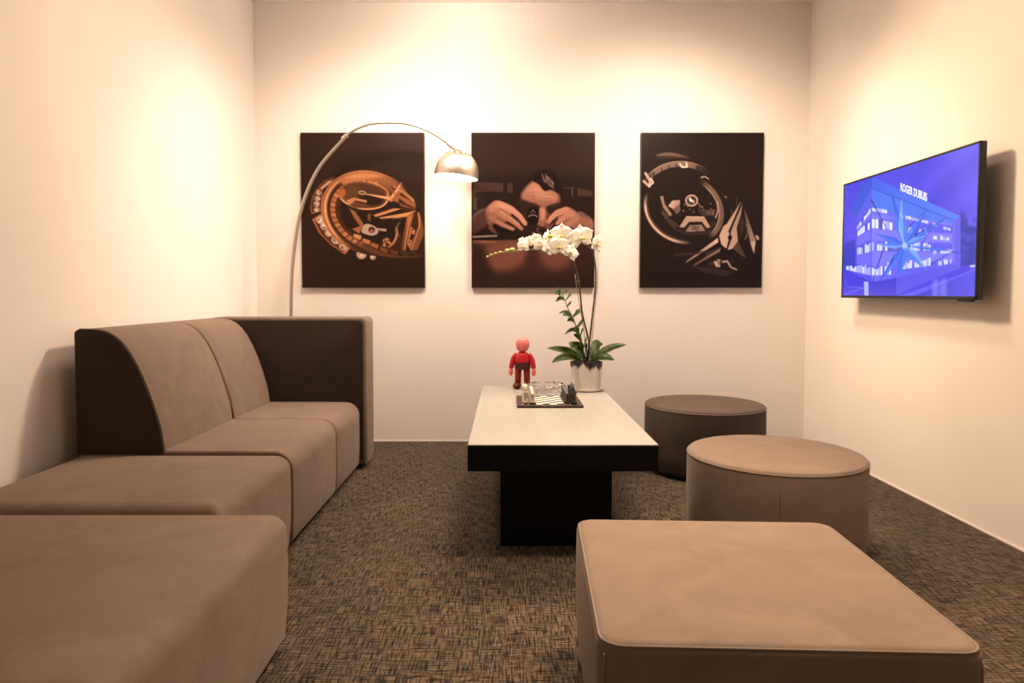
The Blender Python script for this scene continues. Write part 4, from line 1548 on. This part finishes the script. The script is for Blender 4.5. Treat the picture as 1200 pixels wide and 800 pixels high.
for a in ((657.5, 276.5, 0.005, 14.5, -10, 8, 4), (681, 279, 0.0, 15, 8, 6, -6), (699, 287, 0.01, 11.5, 48, 10, 14),
          (654, 290.5, -0.055, 12.5, -6, 4, 0), (667, 297, -0.05, 11.5, 20, -18, 30), (632.5, 289, -0.055, 9.5, -14, 6, 6),
          (641, 279.5, 0.0, 10.5, -74, 0, -10), (613, 290.5, -0.055, 8.2, -22, 0, 0), (612, 285.5, 0.0, 7.6, -50, 10, 12),
          (628, 281.5, 0.0, 8.0, -30, 12, -8), (620, 284, 0.005, 7.5, -40, 14, 10), (641, 293, -0.06, 9.0, 24, -10, 24),
          (668, 286, 0.02, 11.5, 0, 10, 18), (646, 287, -0.02, 9.5, 12, 8, -20)):
    flower(*a)
for x, y, r in ((600.5, 294.2, 2.6), (595, 295.2, 2.3), (586.5, 297, 1.6), (581, 298.4, 1.4), (576, 300, 1.2), (572, 302, 1.0), (640, 285, 2.3), (644, 279, 2.6)):
    bm = bmesh.new()
    bmesh.ops.create_uvsphere(bm, u_segments=10, v_segments=7, radius=r * U, matrix=Matrix.Translation(L3(x, y, -0.042)) @ Matrix.Diagonal((1.35, 1, 0.95, 1)))
    bm_obj('bud', bm, M['bud'], orc)

# leafy sprig at the side of the pot
sp_pts = [L3(*q) for q in ((684, 424, -0.02), (681, 402, -0.03), (676, 386, -0.04), (668.5, 370, -0.045), (663, 358, -0.05), (659, 348, -0.055), (655, 340, -0.06))]
bm = bmesh.new()
cs = spline(sp_pts, 5)
bm_tube(bm, cs, [0.0042 - 0.0026 * i / (len(cs) - 1) for i in range(len(cs))], 7)
bm_obj('sprig_stem', bm, M['sprig'], orc)
for bx, by, tx, ty, w, d in ((655, 342, 654.5, 337, 2.5, 0), (656, 346, 649, 345.5, 5.5, -.02), (660, 350, 650, 354.5, 5.0, -.02), (657, 346, 664.5, 340.5, 3.0, .02),
                             (661, 353, 668, 343.5, 4.5, .0), (663, 359, 668, 352.5, 5.5, -.02), (666, 366, 654, 368, 3.5, .03), (669, 370, 658, 369.5, 6.0, -.03),
                             (669, 371, 678, 361.5, 8.0, .0), (672, 376, 663, 376, 4.5, -.03), (674, 383, 681, 373, 8.5, -.02), (675, 385, 660, 392, 4.5, -.01),
                             (677, 390, 670, 387, 8.0, -.04), (678, 394, 682, 384, 6.0, .02), (680, 400, 671, 391, 6.0, .0), (680, 404, 667, 407, 7.0, -.02), (682, 408, 685, 393, 6.0, -.03), (682, 412, 676, 399, 6.0, -.05)):
    a = L3(bx, by, -0.04)
    b = L3(tx, ty, -0.04 + d)
    mid = (a + b) / 2 + Vector((0, -0.006, 0.006))
    ribbon_leaf('sprig_leaf', [a, mid, b], w * U * 1.5, M['sprig'], orc, 0.18, 0.0012, 0.45, 4, side=Vector((0.3, 0.75, 0.6)))

# ------------------------------------------------------------------ chess set
TT = 0.4502
cb = thing('chess_board', 'dark-framed chess board on the cream coffee table', 'chess board', (0.208, 3.400, TT))
M['walnut'] = add_noise_color(mat('dark_walnut', (0.05, 0.03, 0.02), 0.4), (0.030, 0.017, 0.012), (0.075, 0.042, 0.030), 5, stretch=(3, 20, 1))
M['sq_light'] = mat('ivory_square', (0.74, 0.70, 0.62), 0.35)
M['sq_dark'] = mat('brown_square', (0.030, 0.020, 0.015), 0.5)
box('frame', -0.159, 0.159, -0.159, 0.159, 0.0, 0.012, M['walnut'], cb, 0.0015, 1)
SQ = 0.0335
bm = bmesh.new()
bm_box(bm, -SQ / 2 + 0.0003, SQ / 2 - 0.0003, -SQ / 2 + 0.0003, SQ / 2 - 0.0003, 0, 0.002)
ME_sql = bpy.data.meshes.new('square_light')
bmesh.ops.recalc_face_normals(bm, faces=bm.faces)
bm.to_mesh(ME_sql)
bm.free()
ME_sqd = ME_sql.copy()
ME_sql.materials.append(M['sq_light'])
ME_sqd.materials.append(M['sq_dark'])
for i in range(8):
    for j in range(8):
        o_ = bpy.data.objects.new('board_square', ME_sql if (i + j) % 2 == 0 else ME_sqd)
        link(o_, cb)
        o_.location = ((i - 3.5) * SQ, (j - 3.5) * SQ, 0.0115)

M['ivory_stone'] = add_noise_color(mat('ivory_stone', (0.6, 0.55, 0.45), 0.35), (0.42, 0.36, 0.28), (0.74, 0.68, 0.58), 45)
nodes(M['ivory_stone'])[3].inputs['Subsurface Weight'].default_value = 0.2
nodes(M['ivory_stone'])[3].inputs['Subsurface Radius'].default_value = (0.006, 0.005, 0.004)
M['dark_stone'] = add_noise_color(mat('dark_stone', (0.02, 0.02, 0.02), 0.35), (0.012, 0.010, 0.009), (0.055, 0.046, 0.038), 45)
M['felt'] = mat('dark_foot', (0.02, 0.017, 0.015), 0.8)


def piece_mesh(kind):
    bm = bmesh.new()
    foot = [(0.0125, 0.006), (0.0125, 0.009), (0.010, 0.013), (0.0075, 0.018)]
    if kind == 'pawn':
        bm_lathe(bm, foot + [(0.0055, 0.030), (0.0075, 0.033), (0.005, 0.035), (0.0085, 0.041), (0.0085, 0.046), (0.005, 0.051), (0.0005, 0.0525)], 14)
    elif kind == 'rook':
        bm_lathe(bm, foot + [(0.0075, 0.042), (0.0105, 0.046), (0.0105, 0.056), (0.007, 0.056), (0.007, 0.052), (0.0005, 0.052)], 14)
    elif kind == 'bishop':
        bm_lathe(bm, foot + [(0.006, 0.040), (0.009, 0.044), (0.0055, 0.047), (0.009, 0.055), (0.0075, 0.062), (0.003, 0.068), (0.003, 0.070), (0.0005, 0.072)], 14)
    elif kind == 'queen':
        bm_lathe(bm, foot + [(0.0065, 0.048), (0.0095, 0.052), (0.006, 0.055), (0.0115, 0.068), (0.008, 0.069), (0.0035, 0.072), (0.0035, 0.075), (0.0005, 0.077)], 14)
    elif kind == 'king':
        bm_lathe(bm, foot + [(0.0068, 0.050), (0.010, 0.054), (0.0065, 0.057), (0.0115, 0.070), (0.007, 0.073), (0.0005, 0.074)], 14)
        bm_box(bm, -0.0016, 0.0016, -0.0016, 0.0016, 0.0735, 0.086)
        bm_box(bm, -0.0016, 0.0016, -0.0052, 0.0052, 0.078, 0.0815)
    else:   # knight: horse head cut from a side profile
        bm_lathe(bm, foot + [(0.008, 0.021), (0.0005, 0.022)], 14)
        pr = [(-0.009, 0.020), (0.009, 0.020), (0.0085, 0.032), (0.0100, 0.046), (0.0065, 0.057), (0.0015, 0.065), (-0.0005, 0.060), (-0.0065, 0.054), (-0.0135, 0.045), (-0.0120, 0.040), (-0.0060, 0.041), (-0.0020, 0.039), (-0.0075, 0.031)]
        bm_rings(bm, [[(x * 0.85, -0.0035 * 1.4, z) for x, z in pr], [(x, -0.003, z) for x, z in pr], [(x, 0.003, z) for x, z in pr], [(x * 0.85, 0.0035 * 1.4, z) for x, z in pr]])
    bmesh.ops.recalc_face_normals(bm, faces=bm.faces)
    me_ = bpy.data.meshes.new(kind)
    bm.to_mesh(me_)
    bm.free()
    me_.polygons.foreach_set('use_smooth', [True] * len(me_.polygons))
    me_.set_sharp_from_angle(angle=R(50))
    return me_


bm = bmesh.new()
bm_lathe(bm, [(0.0130, 0.0), (0.0130, 0.0062)], 16)
bmesh.ops.recalc_face_normals(bm, faces=bm.faces)
ME_foot = bpy.data.meshes.new('foot')
bm.to_mesh(ME_foot)
bm.free()
ME_foot.materials.append(M['felt'])
PM = {}
for kind in ('pawn', 'rook', 'knight', 'bishop', 'queen', 'king'):
    a = piece_mesh(kind)
    b = a.copy()
    a.materials.append(M['ivory_stone'])
    b.materials.append(M['dark_stone'])
    PM[kind] = (a, b)
BACK = ['rook', 'knight', 'bishop', 'queen', 'king', 'bishop', 'knight', 'rook']
for side, colr in ((0, 'ivory stone'), (1, 'black stone')):
    for row in (0, 1):
        for j in range(8):
            kind = 'pawn' if row else BACK[j]
            i = (row if side == 0 else 7 - row)
            half = "on the %s's half" % ('queen' if j < 4 else 'king')
            front = BACK[j] + (' ' + half if BACK[j] not in ('king', 'queen') else '')
            oth = {'pawn': 'standing in front of the ' + front, 'rook': 'with flat top at the board corner ' + half, 'knight': 'with horse head ' + half,
                   'bishop': 'with slim pointed head ' + half, 'queen': 'with flared crown beside the king', 'king': 'tallest, topped with a small cross'}[kind]
            t = thing('chess_' + kind, '%s chess %s %s' % (colr, kind, oth), 'chess piece', (0.208 + (i - 3.5) * SQ, 3.400 + (j - 3.5) * SQ, TT + 0.0136), R(180) if side == 0 else 0, colr.split()[0] + ' chess pieces')
            t.scale = (1.22, 1.22, 1.05)
            o_ = bpy.data.objects.new('piece_body', PM[kind][side])
            link(o_, t)
            f_ = bpy.data.objects.new('foot', ME_foot)
            link(f_, t)

# ------------------------------------------------------------------ crystal ashtray
glass = mat('cut_crystal', (0.98, 0.99, 1.0), 0.10, 0.0, Transmission_Weight=1.0, IOR=1.5)
at = thing('crystal_ashtray', 'round faceted clear crystal ashtray behind the chess board', 'ashtray', (0.212, 3.700, TT))
bm = bmesh.new()
rings = []
prof = [(0.080, 0.0), (0.092, 0.002), (0.108, 0.022), (0.110, 0.040), (0.104, 0.056), (0.092, 0.056), (0.080, 0.040), (0.072, 0.020), (0.03, 0.016)]
for n_, (r, z) in enumerate(prof):
    ring = []
    for k in range(32):
        a = 2 * math.pi * (k + 0.5 * (n_ % 2)) / 32
        rr = r * (1.02 if (k % 2 and n_ in (2, 3)) else 1.0)
        zz = z - (0.014 if (n_ in (4, 5) and k % 8 in (0, 1)) else 0)
        ring.append((rr * math.cos(a), rr * math.sin(a), zz))
    rings.append(ring)
bm_rings(bm, rings)
bmesh.ops.triangulate(bm, faces=[f for f in bm.faces if len(f.verts) == 4])
bm_obj('bowl', bm, glass, at, smooth=False)

# ------------------------------------------------------------------ red figurine (plain stand-in)
fg = thing('toy_figurine', 'small plain red toy figurine with pink head standing by the orchid', 'figurine', (0.090, 3.905, TT), R(-12))
M['fig_red'] = mat('figure_red', srgb(196, 22, 40), 0.45)
M['fig_deep'] = mat('figure_deep_red', srgb(150, 26, 24), 0.45)
M['fig_pink'] = mat('figure_pink', srgb(240, 128, 124), 0.45)
M['fig_dark'] = mat('figure_maroon', srgb(84, 26, 22), 0.5)
for sx in (-1, 1):
    bm = bmesh.new()
    bm_tube(bm, [(sx * 0.026, 0, 0.03), (sx * 0.026, 0, 0.07), (sx * 0.024, 0, 0.13)], [0.0175, 0.0185, 0.020], 14)
    lg = bm_obj('leg', bm, M['fig_deep'], fg)
    bm = bmesh.new()
    bmesh.ops.create_uvsphere(bm, u_segments=18, v_segments=10, radius=1, matrix=Matrix.Translation((sx * 0.030, -0.012, 0.0185)) @ Matrix.Diagonal((0.025, 0.038, 0.0185, 1)))
    bm_obj('shoe', bm, M['fig_dark'], lg)
    bm = bmesh.new()
    bm_tube(bm, spline([(sx * 0.034, 0, 0.196), (sx * 0.050, 0, 0.178), (sx * 0.060, -0.004, 0.145), (sx * 0.066, -0.006, 0.118)], 4), [0.015] * 5 + [0.0155] * 4 + [0.014] * 4, 12)
    arm_ = bm_obj('arm', bm, M['fig_red'], fg)
    bm = bmesh.new()
    bmesh.ops.create_uvsphere(bm, u_segments=14, v_segments=9, radius=1, matrix=Matrix.Translation((sx * 0.067, -0.008, 0.098)) @ Matrix.Diagonal((0.013, 0.015, 0.024, 1)))
    bm_obj('hand', bm, M['fig_pink'], arm_)
bm = bmesh.new()
bm_lathe(bm, [(0.020, 0.108), (0.042, 0.112), (0.046, 0.122), (0.045, 0.150), (0.044, 0.156)], 28)
for v in bm.verts:
    v.co.y *= 0.78
bm_obj('trousers', bm, M['fig_dark'], fg, 50)
bm = bmesh.new()
bm_lathe(bm, [(0.0455, 0.154), (0.0445, 0.17), (0.041, 0.19), (0.034, 0.203), (0.020, 0.211), (0.016, 0.220)], 28)
for v in bm.verts:
    v.co.y *= 0.80
bm_obj('jumper', bm, M['fig_red'], fg, 50)
bm = bmesh.new()
bm_lathe(bm, [(0.012, 0.214), (0.028, 0.220), (0.037, 0.236), (0.0395, 0.255), (0.037, 0.274), (0.027, 0.289), (0.012, 0.296), (0.001, 0.2975)], 28)
bm_obj('head', bm, M['fig_pink'], fg)
